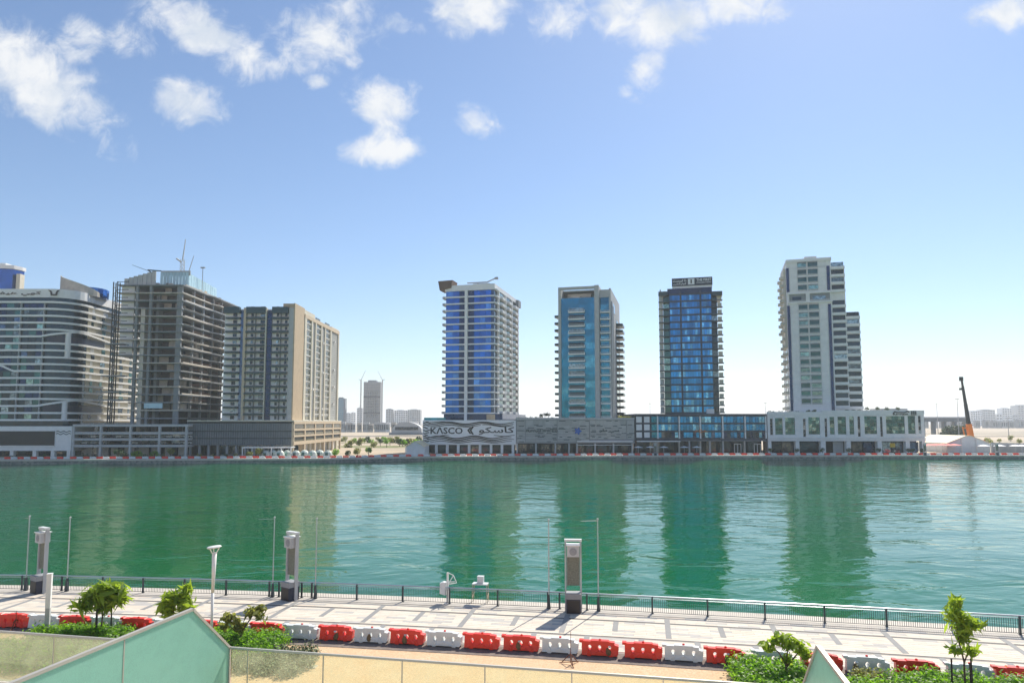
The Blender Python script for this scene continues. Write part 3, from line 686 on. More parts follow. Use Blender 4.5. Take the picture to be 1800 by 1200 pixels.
# ---- E: teal glass tower in a grey frame on a stone-panel podium
def teal_tower():
    f,X1,zp,z0=sign_podium(907.6,1115,284,736,779)
    root=empty('teal_glass_tower',f.loc(),label='teal glass tower in a grey frame above a podium of slotted stone panels',cat='building')
    pd=MB(); pd.box(0,X1,.02,40,z0,zp); pod=pd.build('podium','grey',root)
    bays=[(907.8,923.2),(924,978.6),(979.8,1035.4),(1036.6,1100.5),(1101.5,1114.8)]
    rows=[(738.5,747.5),(747.8,752.8),(753.1,757.6),(757.9,762.2),(762.5,766.6),(766.9,771.2),(771.5,777)]
    for a,b in bays:
        for r,(ya,yb) in enumerate(rows):
            if r==6 and a>1010: continue
            p=a
            while p<b-1.0:
                q=min(b,p+random.uniform(9,19))
                if b-q<4: q=b
                box('stone_panel',pod,f.fx(p)+.03,f.fx(q)-.03,-.22-random.uniform(0,.05),.01,f.z(yb)+.03,f.z(ya)-.03,'stone')
                if random.random()<.75 and q-p>6:
                    o=random.uniform(0,max(.1,(q-p)*.3)); c=random.choice([ya+1.0,yb-1.2]); 
                    box('slot',pod,f.fx(p+o),f.fx(min(q,p+o+random.uniform(5,13))),-.31,-.19,f.z(c+.5),f.z(c-.5),'teal_dark')
                p=q
    box('coping',pod,-.1,X1,-.5,.4,zp-.4,zp+.5,'grey_pale')
    # unreadable raised letters and a round blue emblem
    x=f.fx(925)
    while x<f.fx(978):
        wv=random.uniform(.5,1.1); hz=random.uniform(.9,1.3); w=MB(); z=f.z(759); w.box(x,x+.16,-.42,-.29,z,z+hz); w.box(x,x+wv,-.42,-.29,z+hz-.2,z+hz) if random.random()<.5 else w.box(x,x+wv,-.42,-.29,z,z+.2); w.box(x+wv-.16,x+wv,-.42,-.29,z,z+hz*.8); w.build('sign_letter','teal_dark',pod); x+=wv+.22
    lettering('sign_letter',AR([0xFEEE,0xFEE0,0xFEE3,0x20,0xFEF2,0xFEB3]),'teal_dark',pod,f.fx(1053),f.fx(1088),-.3,f.z(761),f.z(753),.05)
    w=MB(); c=f.fx(1015.5); zc=f.z(757.3); r=1.25
    w.xz([(c+r*(1+.28*math.cos(5*a))*math.cos(a),zc+r*(1+.28*math.cos(5*a))*math.sin(a)) for a in lin(0,2*math.pi*29/30,30)],-.45,-.29); w.build('emblem','blue_sign',pod)
    for a in (909,942,976,1000,1014,1046,1078,1111): box('column',pod,f.fx(a-1.3),f.fx(a+1.3),.1,1.4,0,z0,'grey_pale')
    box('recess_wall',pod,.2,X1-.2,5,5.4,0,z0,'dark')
    for i in range(10): box('shop_window',pod,f.fx(911+i*20.2),f.fx(926+i*20.2),3.0,3.2,.5,z0-.5,'shop_glass')
    box('canopy_beam',pod,f.fx(1014),f.fx(1111),-.9,.3,f.z(776.5),f.z(774.5),'white'); box('transom',pod,f.fx(1015),f.fx(1110),.0,.3,f.z(782.2),f.z(781.2),'white')
    # tower
    t=Fr(982.5,300,-14); Wd=t.fx(1053.5); zt=t.z(505.5); zb=t.z(738); D=46.0
    W2=t.fx(1074.5,d=3.0); zg=t.z(524.5)
    tw=MB(); tw.box(1.2,Wd-1.6,.5,24,0,zg); tw.box(Wd-1.5,W2-.4,3.4,D,0,t.z(524)); tower=tw.build('tower','glass_teal',root,t.loc(f),t.r)
    # glazing grid
    rows=[zb+(zg-zb)*i/19 for i in range(20)]
    for k in range(19):
        for j,(u0,u1) in enumerate(((1.3,4.0),(4.1,6.6),(6.7,9.1),(9.2,11.6),(11.7,Wd-1.7))):
            box('window',tower,u0,min(u1,Wd-1.7),.34,.48,rows[k]+.04,rows[k+1]-.06,'glass_teal')
        if k<18: box('window',tower,Wd+.4,W2-.8,3.2,3.38,rows[k]+.05,rows[k+1]-.05,'glass_teal')
    bm_=MB(); bx=t.fx(1029)-t.fx(1000)
    bm_.box(0,bx,-1.5,0,-.12,.12); bm_.box(0,.16,-1.5,0,.13,1.1); bm_.box(bx-.16,bx,-1.5,0,.13,1.1); bm_.box(.17,bx-.17,-1.5,-1.42,.13,.55); bm_.box(.17,bx-.17,-1.55,-1.4,.95,1.06)
    pr=bm_.build('balcony','white',tower); me=pr.data; bpy.data.objects.remove(pr)
    bz=lin(t.z(735),t.z(551),16)
    for z in bz: 
        inst('balcony',me,tower,(t.fx(1000.5),.33,z)); box('balcony_door',tower,t.fx(1001),t.fx(1028),.22,.33,z+.14,z+2.3,'glass_dark')
        inst('balcony',me,tower,(Wd+.5,3.19,z),0,(.62,.9,1.0))
    for z in lin(t.z(731),t.z(556),15):
        w=MB(); w.prism([(-2.3,3),(0,2),(0,8),(-1.6,8)],z-.12,z+.9); w.build('side_balcony','teal_dark',tower)
    # grey portal frame with an open crown
    w=MB(); w.box(0,1.19,-.3,24,0,zt); w.box(1.2,Wd-1.6,-.3,.45,zt-1.3,zt); w.box(1.2,Wd-1.6,20,24,zt-1.3,zt); w.box(1.2,Wd-1.6,5.2,19.9,zt-1.2,zt-.6); w.build('portal_frame','stone',tower)
    w=MB(); w.box(Wd-1.59,Wd+.3,-.4,25,0,zt+.3); w.build('pier','grey_pale',tower)
    w=MB(); w.box(3,Wd-4,7,15,zg,zg+3.0); w.box(5,9,5,7,zg,zg+1.8); w.build('roof_plant','concrete_pale',tower)
    z2=t.z(506.5,W2,3)
    w=MB(); w.box(Wd+.31,W2-.39,2.9,3.6,t.z(524),z2-.5); w.box(W2-.38,W2+.4,2.8,D,0,z2); w.box(Wd+.31,W2-.39,3.7,D,z2-1.0,z2-.5); w.build('flank_frame','grey_pale',tower)
    box('flank_opening',tower,W2+.3,W2+.45,12,22,z2-9,z2-5,'glass_dark')
    box('flank_louvre',tower,W2+.41,W2+.7,4,7.5,zb,t.z(530),'louvre'); box('flank_louvre',tower,W2+.41,W2+.7,10,13,zb,t.z(535),'louvre')
    for z in lin(t.z(728,W2,25),t.z(571,W2,25),15):
        w=MB(); w.prism([(W2+.41,26),(W2+3.4,28),(W2+3.4,38),(W2+.41,39)],z-.15,z+.95); w.build('side_balcony','teal_dark',tower)
        box('window',tower,W2+.41,W2+.55,27,38,z+1.0,z+2.5,'glass_green')
teal_tower()

# ---- F: blue hotel tower with roof sign on a black-framed podium
def hotel_tower():
    f,X1,zp,z0=sign_podium(1116.4,1347.5,284,727,773)
    root=empty('blue_hotel_tower',f.loc(),label='blue glass hotel tower with dark roof sign above a black framed podium',cat='building')
    pd=MB(); pd.box(0,X1,.5,40,z0,zp); pod=pd.build('podium','navy',root)
    rows=[(732,742.4),(745.5,756),(759.4,768.8)]
    cols=[(1157,1192),(1196,1229),(1233,1268),(1272,1307.5),(1312,1345)]
    for ya,yb in rows:
        za,zb=f.z(yb),f.z(ya)
        for i in range(2): box('white_panel',pod,f.fx(1118.6+i*13.8),f.fx(1128.2+i*13.8),.1,.48,za,zb,'white')
        box('window',pod,f.fx(1145.5),f.fx(1155),.3,.48,za,zb,'glass_teal')
        for a,b in cols:
            n=6
            for i in range(n): box('window',pod,f.fx(a+(b-a)*i/n)+.06,f.fx(a+(b-a)*(i+1)/n)-.06,.3,.48,za,zb,'glass_sea' if ya<755 else random.choice(['glass_navy','glass_dark','glass_sea']))
        for c in (1156,1194,1231,1270.3,1309.7,1346): box('pilaster',pod,f.fx(c-1.1),f.fx(c+1.1),-.15,.49,za-.4,zb+.2,'white')
    for a,b in ((727.2,731),(743,745),(756.6,758.8),(769.4,773.6)): box('spandrel',pod,.02,X1-.02,.05,.47,f.z(b),f.z(a),'navy')
    w=MB(); c=f.fx(1231); zc=f.z(757.2)
    for i in range(14):
        a=2*math.pi*i/14; b=2*math.pi*(i+1)/14; w.tube((c+.62*math.cos(a),-.3,zc+.62*math.sin(a)),(c+.62*math.cos(b),-.3,zc+.62*math.sin(b)),.13,n=4)
    for sg in (-1,1):
        for k in range(3): w.box(c+sg*(.9+k*.2),c+sg*(3.0-k*.6),-.38,-.26,zc-.35+k*.28,zc-.23+k*.28)
    w.build('winged_emblem','orange',pod)
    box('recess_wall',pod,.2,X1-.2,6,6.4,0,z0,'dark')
    box('awning',pod,.5,f.fx(1194),-1.6,.4,f.z(776),f.z(774.3),'white'); box('awning_beam',pod,f.fx(1195),X1-.3,-.3,.4,f.z(774.8),f.z(773.7),'grey')
    for a in (1118,1156,1194,1212,1231,1248,1271,1309,1346): box('column',pod,f.fx(a-1.2),f.fx(a+1.2),.6,1.8,0,z0,random.choice(['grey_pale','brown','concrete_pale']))
    for i in range(9): box('shop_window',pod,f.fx(1120+i*25),f.fx(1138+i*25),4.5,4.7,.4,z0-.8,'shop_glass')
    for a in (1294,1329):                                 # white double doors
        w=MB()
        for k in (0,1.35,2.7): w.box(f.fx(a)+k-.12,f.fx(a)+k+.12,2.9,3.1,.1,3.6)
        w.box(f.fx(a)-.12,f.fx(a)+2.82,2.88,3.12,3.61,3.9); w.build('door_frame','white_paint',pod)
    t=Fr(1161.5,300,-14); Wm0=t.fx(1180.5); Wm1=t.fx(1255.5); W2=t.fx(1275.5); zt=t.z(509.5); zb=t.z(728)
    zf=lin(t.z(725.5),t.z(519),18); fh=zf[1]-zf[0]
    tw=MB(); tw.box(Wm0,Wm1,.4,26,0,zf[-1]); tw.box(1.8,Wm0-.01,3.2,24,0,zf[-1]-.5); tw.box(Wm1+.01,W2-2.2,3.4,24,0,zf[-1]-1.5); tower=tw.build('tower','glass_navy',root,t.loc(f),t.r)
    bays=[(1181,1199.2,4),(1202,1234.5,7),(1237.5,1255,4)]
    for k in range(18):
        lo,hi=zf[k]-fh+.35,zf[k]-.35
        for a,b,n in bays:
            for i in range(n):
                A=t.fx(a+(b-a)*i/n)+.05; B=t.fx(a+(b-a)*(i+1)/n)-.05
                box('window',tower,A,B,.2,.38,lo,hi,'glass_sea')
        box('floor_band',tower,Wm0-.1,Wm1+.1,-.15,.39,zf[k]-.34,zf[k]+.34,'navy')
        box('balcony',tower,-.1,Wm0-.12,.3,3.6,zf[k]-fh-.12,zf[k]-fh+.28,'teal_dark')
        w=MB(); w.prism([(0,.4),(1.7,2.6),(1.7,3.1),(0,3.1)],zf[k]-fh+.3,zf[k]-.3); w.build('balcony_screen','white',tower)
        box('balcony_window',tower,1.9,Wm0-.2,3.0,3.18,lo,hi,'glass_green')
        box('balcony',tower,Wm1+.12,W2,.8,3.6,zf[k]-fh-.12,zf[k]-fh+.28,'teal_dark')
        box('balcony_window',tower,Wm1+.1,W2-2.3,3.2,3.38,lo,hi,'glass_dark')
        box('balcony_screen',tower,W2-2.1,W2-.3,2.6,2.9,zf[k]-fh+.3,zf[k]-.9,'cream')
    for a in (1200.6,1236): box('mullion_pier',tower,t.fx(a-1.3),t.fx(a+1.3),-.4,.39,zb,zf[-1]+1.5,'navy')
    w=MB(); w.box(Wm0-.8,Wm1+.3,-.3,26,zf[-1]+.35,zt+.2); w.build('parapet','glass_navy',tower)
    w=MB(); w.box(-.1,Wm0-.81,.2,20,zf[-1]-.2,zt-.8); w.box(Wm1+.31,W2,.6,20,zf[-1]-1.0,zt-1.6); w.build('wing_parapet','teal_dark',tower)
    w=MB(); w.box(t.fx(1181.5,500),t.fx(1252,500),.6,1.6,zt+.21,t.z(504.5)); w.build('sign_plinth','white',tower)
    s0,s1=t.z(504.4),t.z(490.5); xa,xb=t.fx(1181,500),t.fx(1252.5,500)
    w=MB(); w.box(xa,xb,.4,1.2,s0,s1); sg=w.build('roof_sign','navy',root,t.loc(f),t.r)
    hz=s1-s0; xw=xb-xa
    lettering('sign_lettering','THE FIRST','sign_white',sg,xa+xw*.61,xb-.5,.4,s0+hz*.52,s0+hz*.84,.05)
    lettering('sign_lettering','COLLECTION','sign_white',sg,xa+xw*.61,xb-.6,.4,s0+hz*.28,s0+hz*.42,.05)
    lettering('sign_lettering',AR([0xFE96,0xFEB4,0xFEAE,0xFEF4,0xFED3,0x20,0xFE8D,0xFEAB]),'sign_white',sg,xa+.5,xa+xw*.36,.4,s0+hz*.45,s0+hz*.84,.05)
    lettering('sign_lettering',AR([0xFEE6,0xFEB8,0xFEDC,0xFEF4,0xFEDF,0xFEEE,0xFEDB]),'sign_white',sg,xa+.6,xa+xw*.36,.4,s0+hz*.14,s0+hz*.40,.05)
    w=MB(); w.box(xa+xw*.40,xa+xw*.56,.2,.39,s0+hz*.14,s0+hz*.86); bdg=w.build('sign_badge','sign_white',sg)
    w=MB(); c=xa+xw*.48; w.box(c-.28,c+.28,.1,.19,s0+hz*.26,s0+hz*.76); w.build('badge_numeral','black',sg)
    w=MB(); w.box(t.fx(1242),t.fx(1256),-.8,.38,t.z(727),t.z(719)); w.build('terrace_box','white',tower)
    w=MB(); 
    for i in range(6): w.box(.3+i*.9,.9+i*.9,6,7,zt-.79,zt+random.uniform(.2,1.3))
    w.build('roof_plant','grey_pale',tower)
hotel_tower()

# ---- G: white clad tower with a stepped flank on a white podium
def white_tower():
    f,X1,zp,z0=sign_podium(1349,1625,284,727,775)
    root=empty('white_clad_tower',f.loc(),label='tall white panelled tower with stepped flank above a white shop podium',cat='building')
    pd=MB(); pd.box(0,X1,.4,40,z0,zp); pod=pd.build('podium','white',root)
    wins=[(1353.5,1358,735.5,764),(1362.5,1375.5,734.5,763.5),(1380,1397,734,763.5),(1411.5,1416,735.5,767.5),(1421,1441,733,763),(1449.5,1453.5,735,767.5),(1458.5,1466.5,732.5,763),(1472.5,1487,732,763),(1493,1501,731.5,763),(1507.5,1512,731.5,767),(1519.5,1541,731,762.5),(1547,1551,732,767),(1557.5,1590,731,762),(1596,1608.5,730.5,762),(1614,1618.5,730.5,761.5)]
    # wall piers between openings
    edges=[1349.2]+[v for a,b,c,d in wins for v in (a,b)]+[1624.8]
    za,zb=f.z(769),f.z(728.5)
    for i in range(0,len(edges),2): 
        a,b=f.fx(edges[i])+.02,f.fx(edges[i+1])-.02
        for k in range(4): box('cladding_panel',pod,a,b,-.05-random.uniform(0,.02),.39,za+(zb-za)*k/4+.02,za+(zb-za)*(k+1)/4-.02,'white')
    for a,b,c,d in wins:
        x0,x1=f.fx(a),f.fx(b); n=max(1,int((b-a)/5.2)); r=5
        zl,zh=f.z(d),f.z(c)
        box('cladding_panel',pod,x0+.01,x1-.01,-.05,.39,za,zl-.02,'white'); box('cladding_panel',pod,x0+.01,x1-.01,-.05,.39,zh+.02,zb,'white')
        for i in range(n):
            for k in range(r): box('window',pod,x0+(x1-x0)*i/n+.04,x0+(x1-x0)*(i+1)/n-.04,.2,.38,zl+(zh-zl)*k/r+.03,zl+(zh-zl)*(k+1)/r-.03,'glass_green' if b-a>6 else 'glass_dark')
    box('parapet',pod,0,f.fx(1446),-.2,.6,zb+.02,f.z(723.5),'white'); box('parapet',pod,f.fx(1446)+.01,X1,-.2,.6,zb+.02,f.z(721),'white')
    box('ledge',pod,-.1,X1+.1,-.5,.38,f.z(770.8),f.z(769.2),'white'); box('ledge',pod,-.05,X1+.05,-.25,.38,z0,f.z(771),'white')
    for a,b in ((1349.3,1355),(1397.5,1404),(1441.5,1450),(1486.5,1494),(1541,1548.5),(1590.5,1597.5),(1619,1624.5)): box('column',pod,f.fx(a),f.fx(b),.0,2,0,z0-.02,'white')
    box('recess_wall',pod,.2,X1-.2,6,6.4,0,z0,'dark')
    for a,b in ((1356,1376),(1377,1397),(1405,1441),(1495,1519),(1521,1540),(1549,1570),(1572,1590),(1598,1618)): box('shop_window',pod,f.fx(a),f.fx(b),2.4,2.6,.3,z0-.5,random.choice(['shop_glass','glass_dark','glass_navy']))
    box('shop_sign',pod,f.fx(1568),f.fx(1577),2.2,2.38,z0-2.6,z0-.9,'yellow'); box('entrance_wall',pod,f.fx(1468),f.fx(1486),2.6,2.9,0,z0-.3,'grey_pale')
    box('roof_block',pod,f.fx(1565),f.fx(1611),6,16,zb,f.z(717),'grey_pale')
    lettering('sign_lettering','REVIER','black',pod,f.fx(1570),f.fx(1597),-.2,f.z(729.2),f.z(726.6),.08)
    w=MB(); pts=[(1569.5,727),(1573,723),(1576,724.5),(1590,724.6),(1595,722.5),(1598,724)]
    for a,b in zip(pts,pts[1:]): w.tube((f.fx(a[0]),-.35,f.z(a[1])),(f.fx(b[0]),-.35,f.z(b[1])),.22,n=5)
    w.build('sign_swash','black',pod)
    for i in range(3):
        for j in range(3): box('sign_dot',pod,f.fx(1601.5+i*3.4),f.fx(1603.8+i*3.4),-.45,-.21,f.z(724.2+j*2.5),f.z(722.4+j*2.5),'black')
    # tower
    t=Fr(1388,300,-17); t.Y-=2
    Wd=t.fx(1471); W2=t.fx(1495,d=2.5); W3=t.fx(1519,d=6); zt=t.z(462,0); z2=t.z(463.5,W2); z3=t.z(545,W3); zb=zp-1; D=30.0
    tw=MB(); tw.box(0,Wd,.4,D,0,zt); tw.box(Wd+.01,W2,3.0,D-2,0,z2); tw.box(W2+.01,W3,6.6,D-3,0,z3); tower=tw.build('tower','white',root,t.loc(f),t.r)
    w=MB(); w.box(-.2,Wd+.2,-.2,D+.2,zt+.01,zt+1.3); w.box(7.5,12.5,1,D-2,zt+1.31,zt+2.4); w.build('parapet','white',tower)
    yrows=[465,477.6,491,504.5]+[539+13.75*i for i in range(13)]
    xw=[t.fx(1411),t.fx(1426.5),t.fx(1429.5),t.fx(1446.5)]
    for y in yrows:
        zl,zh=t.z(y+6.2,6),t.z(y-2.6,6)
        for a,b in ((xw[0],xw[1]),(xw[2],xw[3])):
            w=MB(); w.box(a,b,.1,.38,zl,zh); w.build('window','glass_green',tower)
            box('window_head',tower,a,b,-.25,.39,zh+.01,zh+.35,'grey'); box('window_rail',tower,a,b,-.1,.05,zl,zl+.5,'grey_pale')
        for a,b in ((t.fx(1396.5),xw[0]-.25),(xw[3]+.25,t.fx(1461.5))):
            for h0,h1 in ((-1.0,1.02),(1.06,2.4)): box('cladding_panel',tower,a,b,.2,.38,(zl+zh)/2+h0,(zl+zh)/2+h1,'white')
        box('cladding_panel',tower,xw[0],xw[3],.15,.38,zl-.75,zl-.06,'white')
    for ya,yb in ((470,512),(536,722)):
        for a,b in ((1390.3,1395.2),(1463.2,1468.4)): box('glass_strip',tower,t.fx(a),t.fx(b),.05,.38,t.z(yb,6),t.z(ya,6),'glass_navy')
    # two-bay loggia and the ledges that frame it
    zl,zh=t.z(531.5,6),t.z(516.5,6)
    for z in (zl-.3,zh): box('loggia_ledge',tower,-.1,Wd+.1,-.45,.37,z,z+.55,'white')
    for a,b in ((.8,t.fx(1424)),(t.fx(1431),Wd-.8)):
        box('loggia_wall',tower,a,b,.2,.37,zl+.26,zh-.01,'concrete'); box('loggia_window',tower,a+1.2,b-1.8,.05,.19,zl+.7,zh-1.2,'glass_dark'); box('loggia_rail',tower,a,b,-.3,-.2,zl+.26,zl+1.0,'grey_pale')
    box('loggia_pier',tower,t.fx(1424)+.02,t.fx(1431)-.02,-.3,.36,zl+.26,zh-.01,'white')
    def stack(x0,x1,y0,ytop,ybot,n,skip=()):
        zs=lin(t.z(ybot,x0),t.z(ytop,x0),n); h=zs[1]-zs[0]
        for i,z in enumerate(zs):
            if i in skip: continue
            box('balcony_window',tower,x0+.3,x1-.35,y0-.2,y0-.02,z+.9,z+h-.5,'glass_dark'); box('balcony',tower,x0+.05,x1,y0-1.2,y0-.21,z-.35,z+.85,'white')
    stack(Wd+.1,W2,3.0,470.5,716,19,(14,)); stack(W2+.1,W3,6.6,556,717,13)
    zs=lin(t.z(718),t.z(485),18)
    bm_=MB(); bm_.lathe([(1.9,-.3),(1.9,.9),(1.7,.9),(1.7,-.1)],n=12); pr=bm_.build('side_balcony','cream',tower,smooth_=False); me=pr.data; bpy.data.objects.remove(pr)
    for i,z in enumerate(zs):
        for y in (7.5,17.5): inst('side_balcony',me,tower,(-.2-(.6 if i>9 else 0),y,z))
        box('side_window',tower,-.12,-.01,10,15,z+.9,z+2.4,'glass_dark')
    w=MB(); w.box(-.9,-.01,5.5,22,zs[8],zt-1.5); w.build('side_bay','cream',tower)
white_tower()
# ------------------------------------------------------------------ plants
def leaf_mesh(name, m, centers, radii, n, size, flat=.5, shell=.55, seed=0, long=1.6, fray=.12):
    """small bent leaf faces scattered through a set of ellipsoids, denser near their surface"""
    r=np.random.default_rng(seed); c=np.array(centers,float); R=np.array(radii,float)
    if R.ndim==1: R=np.repeat(R[:,None],3,1)
    wts=np.prod(R,1)**.67; wts/=wts.sum(); k=r.choice(len(c),n,p=wts)
    d=r.normal(size=(n,3)); d/=np.linalg.norm(d,axis=1)[:,None]
    rad=shell+(1-shell)*r.random(n)**.6; rad*=1+fray*r.normal(size=n)
    p=c[k]+d*R[k]*rad[:,None]
    nz=d*.6+r.normal(size=(n,3))*.6; nz[:,2]+=flat; nz/=np.linalg.norm(nz,axis=1)[:,None]
    a=np.cross(nz,r.normal(size=(n,3))); a/=np.linalg.norm(a,axis=1)[:,None]; b=np.cross(nz,a)
    sz=size*(.65+.7*r.random(n))[:,None]
    tip=p+a*sz*long*.5-nz*sz*.15; tail=p-a*sz*long*.5-nz*sz*.15; l=p+b*sz*.38; q=p-b*sz*.38
    v=np.stack([tail,q,tip,l],1).reshape(-1,3)
    me=bpy.data.meshes.new(name); me.vertices.add(4*n); me.vertices.foreach_set('co',v.ravel())
    me.loops.add(4*n); me.loops.foreach_set('vertex_index',np.arange(4*n)); me.polygons.add(n); me.polygons.foreach_set('loop_start',np.arange(0,4*n,4)); me.polygons.foreach_set('loop_total',np.full(n,4))
    me.update(calc_edges=True); me.validate(); me.materials.append(M[m]); return me
def round_tree(name, loc, h, r, m='leaf_far', seed=0, label=None, group=None, n=500, cat='tree'):
    o=empty(name,loc,random.uniform(0,6),label=label,cat=cat,group=group)
    w=MB(); w.tube((0,0,0),(0,0,h-r*.8),max(.06,r*.09),max(.04,r*.06)); 
    for i in range(4):
        a=i*1.6+seed; w.tube((0,0,h-r*1.1),(r*.5*math.cos(a),r*.5*math.sin(a),h-r*.4),r*.05,r*.02,5)
    w.build('trunk','bark',o)
    rr=random.Random(seed); cs=[(0,0,h-r)]+[(r*.55*math.cos(a),r*.55*math.sin(a),h-r+rr.uniform(-.35,.4)*r) for a in [rr.uniform(0,6.3) for _ in range(6)]]
    inst('crown',leaf_mesh('crown',m,cs,[r*.75]+[r*rr.uniform(.35,.55) for _ in range(6)],n,r*.24,seed=seed),o); return o
def palm_tree(loc,h,seed,label,group):
    o=empty('palm_tree',loc,0,label=label,cat='palm tree',group=group); w=MB(); w.tube((0,0,0),(.15,.1,h),.22,.14,8); w.build('trunk','bark',o)
    rr=random.Random(seed)
    for i in range(14):
        a=i*2*math.pi/14+rr.uniform(-.2,.2); L_=rr.uniform(1.7,2.3); up=rr.uniform(.2,1.1); w=MB(); top=[];bot=[]
        for u in lin(0,1,6):
            x=L_*u*math.cos(a); y=L_*u*math.sin(a); z=h+up*u-1.6*u*u; wd=.34*math.sin(math.pi*(.1+.85*u)); nx,ny=-math.sin(a)*wd,math.cos(a)*wd
            top.append((x+nx,y+ny,z-.12)); bot.append((x-nx,y-ny,z-.12))
        mid=[((p[0]+q[0])/2,(p[1]+q[1])/2,p[2]+.14) for p,q in zip(top,bot)]
        w.strip(top,mid); w.strip(mid,bot); w.build('frond','leaf_far',o)
    return o
# ------------------------------------------------------------------ plastic barriers (near and far rows share their shape)
def barrier_mesh(m):
    bm=bmesh.new(); Lh=1.0
    out=[(-Lh,.05),(-.72,.05),(-.68,.0),(-.5,.0),(-.46,.06),(.46,.06),(.5,0),(.68,0),(.72,.05),(Lh-.08,.05),(Lh,.16),(Lh,.34),(Lh+.02,.36),(Lh+.02,.56),(Lh-.2,.62),(Lh-.2,.74),(.52,.76),(.46,.80),(-.46,.80),(-.52,.76),(-.9,.76),(-.94,.80),(-1.14,.80),(-1.14,.68),(-Lh,.66)]
    def ring(pts): 
        vs=[bm.verts.new((x,0,z)) for x,z in pts]; return vs,[bm.edges.new((vs[i],vs[(i+1)%len(vs)])) for i in range(len(vs))]
    es=[]
    vs,e=ring(out); es+=e
    for cx in (-.56,-.02,.52):
        hole=[(cx+.105*math.cos(a)*(1 if math.sin(a)>-.2 else .7),.43+.15*math.sin(a)) for a in lin(0,2*math.pi*13/14,14)]
        v2,e=ring(hole); es+=e
    bmesh.ops.triangle_fill(bm,use_beauty=True,use_dissolve=False,edges=es)
    fs=list(bm.faces); r=bmesh.ops.extrude_face_region(bm,geom=fs); nv=[g for g in r['geom'] if isinstance(g,bmesh.types.BMVert)]
    for v in nv: v.co.y+=1.0
    for v in bm.verts:                                   # foot wider than the top, ribbed face
        half=.27 if v.co.z<.1 else (.25 if v.co.z<.3 else (.19 if v.co.z<.65 else .155))
        v.co.y=(v.co.y-.5)*2*half
    bmesh.ops.recalc_face_normals(bm,faces=bm.faces)
    me=bpy.data.meshes.new('barrier_'+m); bm.to_mesh(me); bm.free(); me.materials.append(M[m])
    return me
BAR={'r':barrier_mesh('plastic_red'),'w':barrier_mesh('plastic_white')}
_cap=MB(); _cap.lathe([(.07,0),(.07,.05),(.03,.08)],n=8); CAPO=_cap.build('filler_cap','plastic_red'); CAPM=CAPO.data; bpy.data.objects.remove(CAPO)
def barrier(x,y,rz,k,label,group,full=True):
    o=inst('plastic_barrier',BAR[k],None,(x,y,0),rz); tag(o,label,'barrier',group)
    if full: inst('filler_cap',CAPM,o,(0,0,.795))
    return o
# ------------------------------------------------------------------ far bank furniture
def far_pt(px,off): 
    x=lat(px)*255
    for _ in range(4): x=lat(px,798)*(farq(x)+off)
    return x,farq(x)+off
px=14
i=0
while px<1800:
    x,y=far_pt(px,5.2); x2,y2=far_pt(px+6,5.2); rz=math.atan2(y2-y,x2-x); k='rw'[i%2]
    seg=[t for a,t in ((128,'the wave hotel'),(331,'the open parking decks'),(515,'the louvred podium'),(598,'the dining domes'),(743,'the sandy gap'),(907,'the wave-painted podium'),(1115,'the slotted stone podium'),(1348,'the black framed podium'),(1625,'the white shop podium'),(9999,'the cream marquee')) if px<a][0]
    barrier(x,y,rz,k,('red' if k=='r' else 'white')+' plastic barrier on the far quay in front of '+seg,'barriers along the far quay',False)
    i+=1; px+=2.2/(y/F)+(.3 if i%2 else .9)
def parasol(px,off,r,h,m,label,group,z=0):
    x,y=far_pt(px,off); o=empty('parasol',(x,y,z),0,label=label,cat='parasol',group=group)
    w=MB(); w.tube((0,0,0),(0,0,h),.06,n=6); w.build('pole','steel_white',o)
    w=MB(); n=8; vs=[(0,0,h+.55)]+[(r*math.cos(2*math.pi*i/n),r*math.sin(2*math.pi*i/n),h-.05) for i in range(n)]; w.add(vs,[(0,1+i,1+(i+1)%n) for i in range(n)]+[tuple(range(n,0,-1))]); w.build('canopy',m,o)
for p in (1122,1143,1167,1203,1225): parasol(p,17,2.0,2.6,'tent_white','white parasol outside the black framed podium','parasols before the black podium')
for p in (1730,1786,1758,1797): parasol(p,22,2.4,3.0,'tent_white','small white parasol on the sand beyond the cream marquee','parasols by the cream marquee')
for p in (1635,1646,1657,1668,1678): parasol(p,20+(p%3)*3,3.0,3.3,'red_cloth','wide red parasol between the white podium and the cream marquee','red parasols by the marquee')
for k,p in enumerate((468,480,492,505,520,535,549,562,576)):
    x,y=far_pt(p,13+3*(k%2)); o=empty('garden_dome',(x,y,0),0,label='small pale dining dome in front of the beige apartment podium',cat='dining dome',group='dining domes by the far quay')
    w=MB(); w.lathe([(1.9,0),(1.85,.9),(1.5,1.7),(.9,2.3),(.1,2.5)],n=10); w.build('shell','dome_film',o); box('door',o,-.5,.5,-1.98,-1.7,0,1.6,'glass_green')
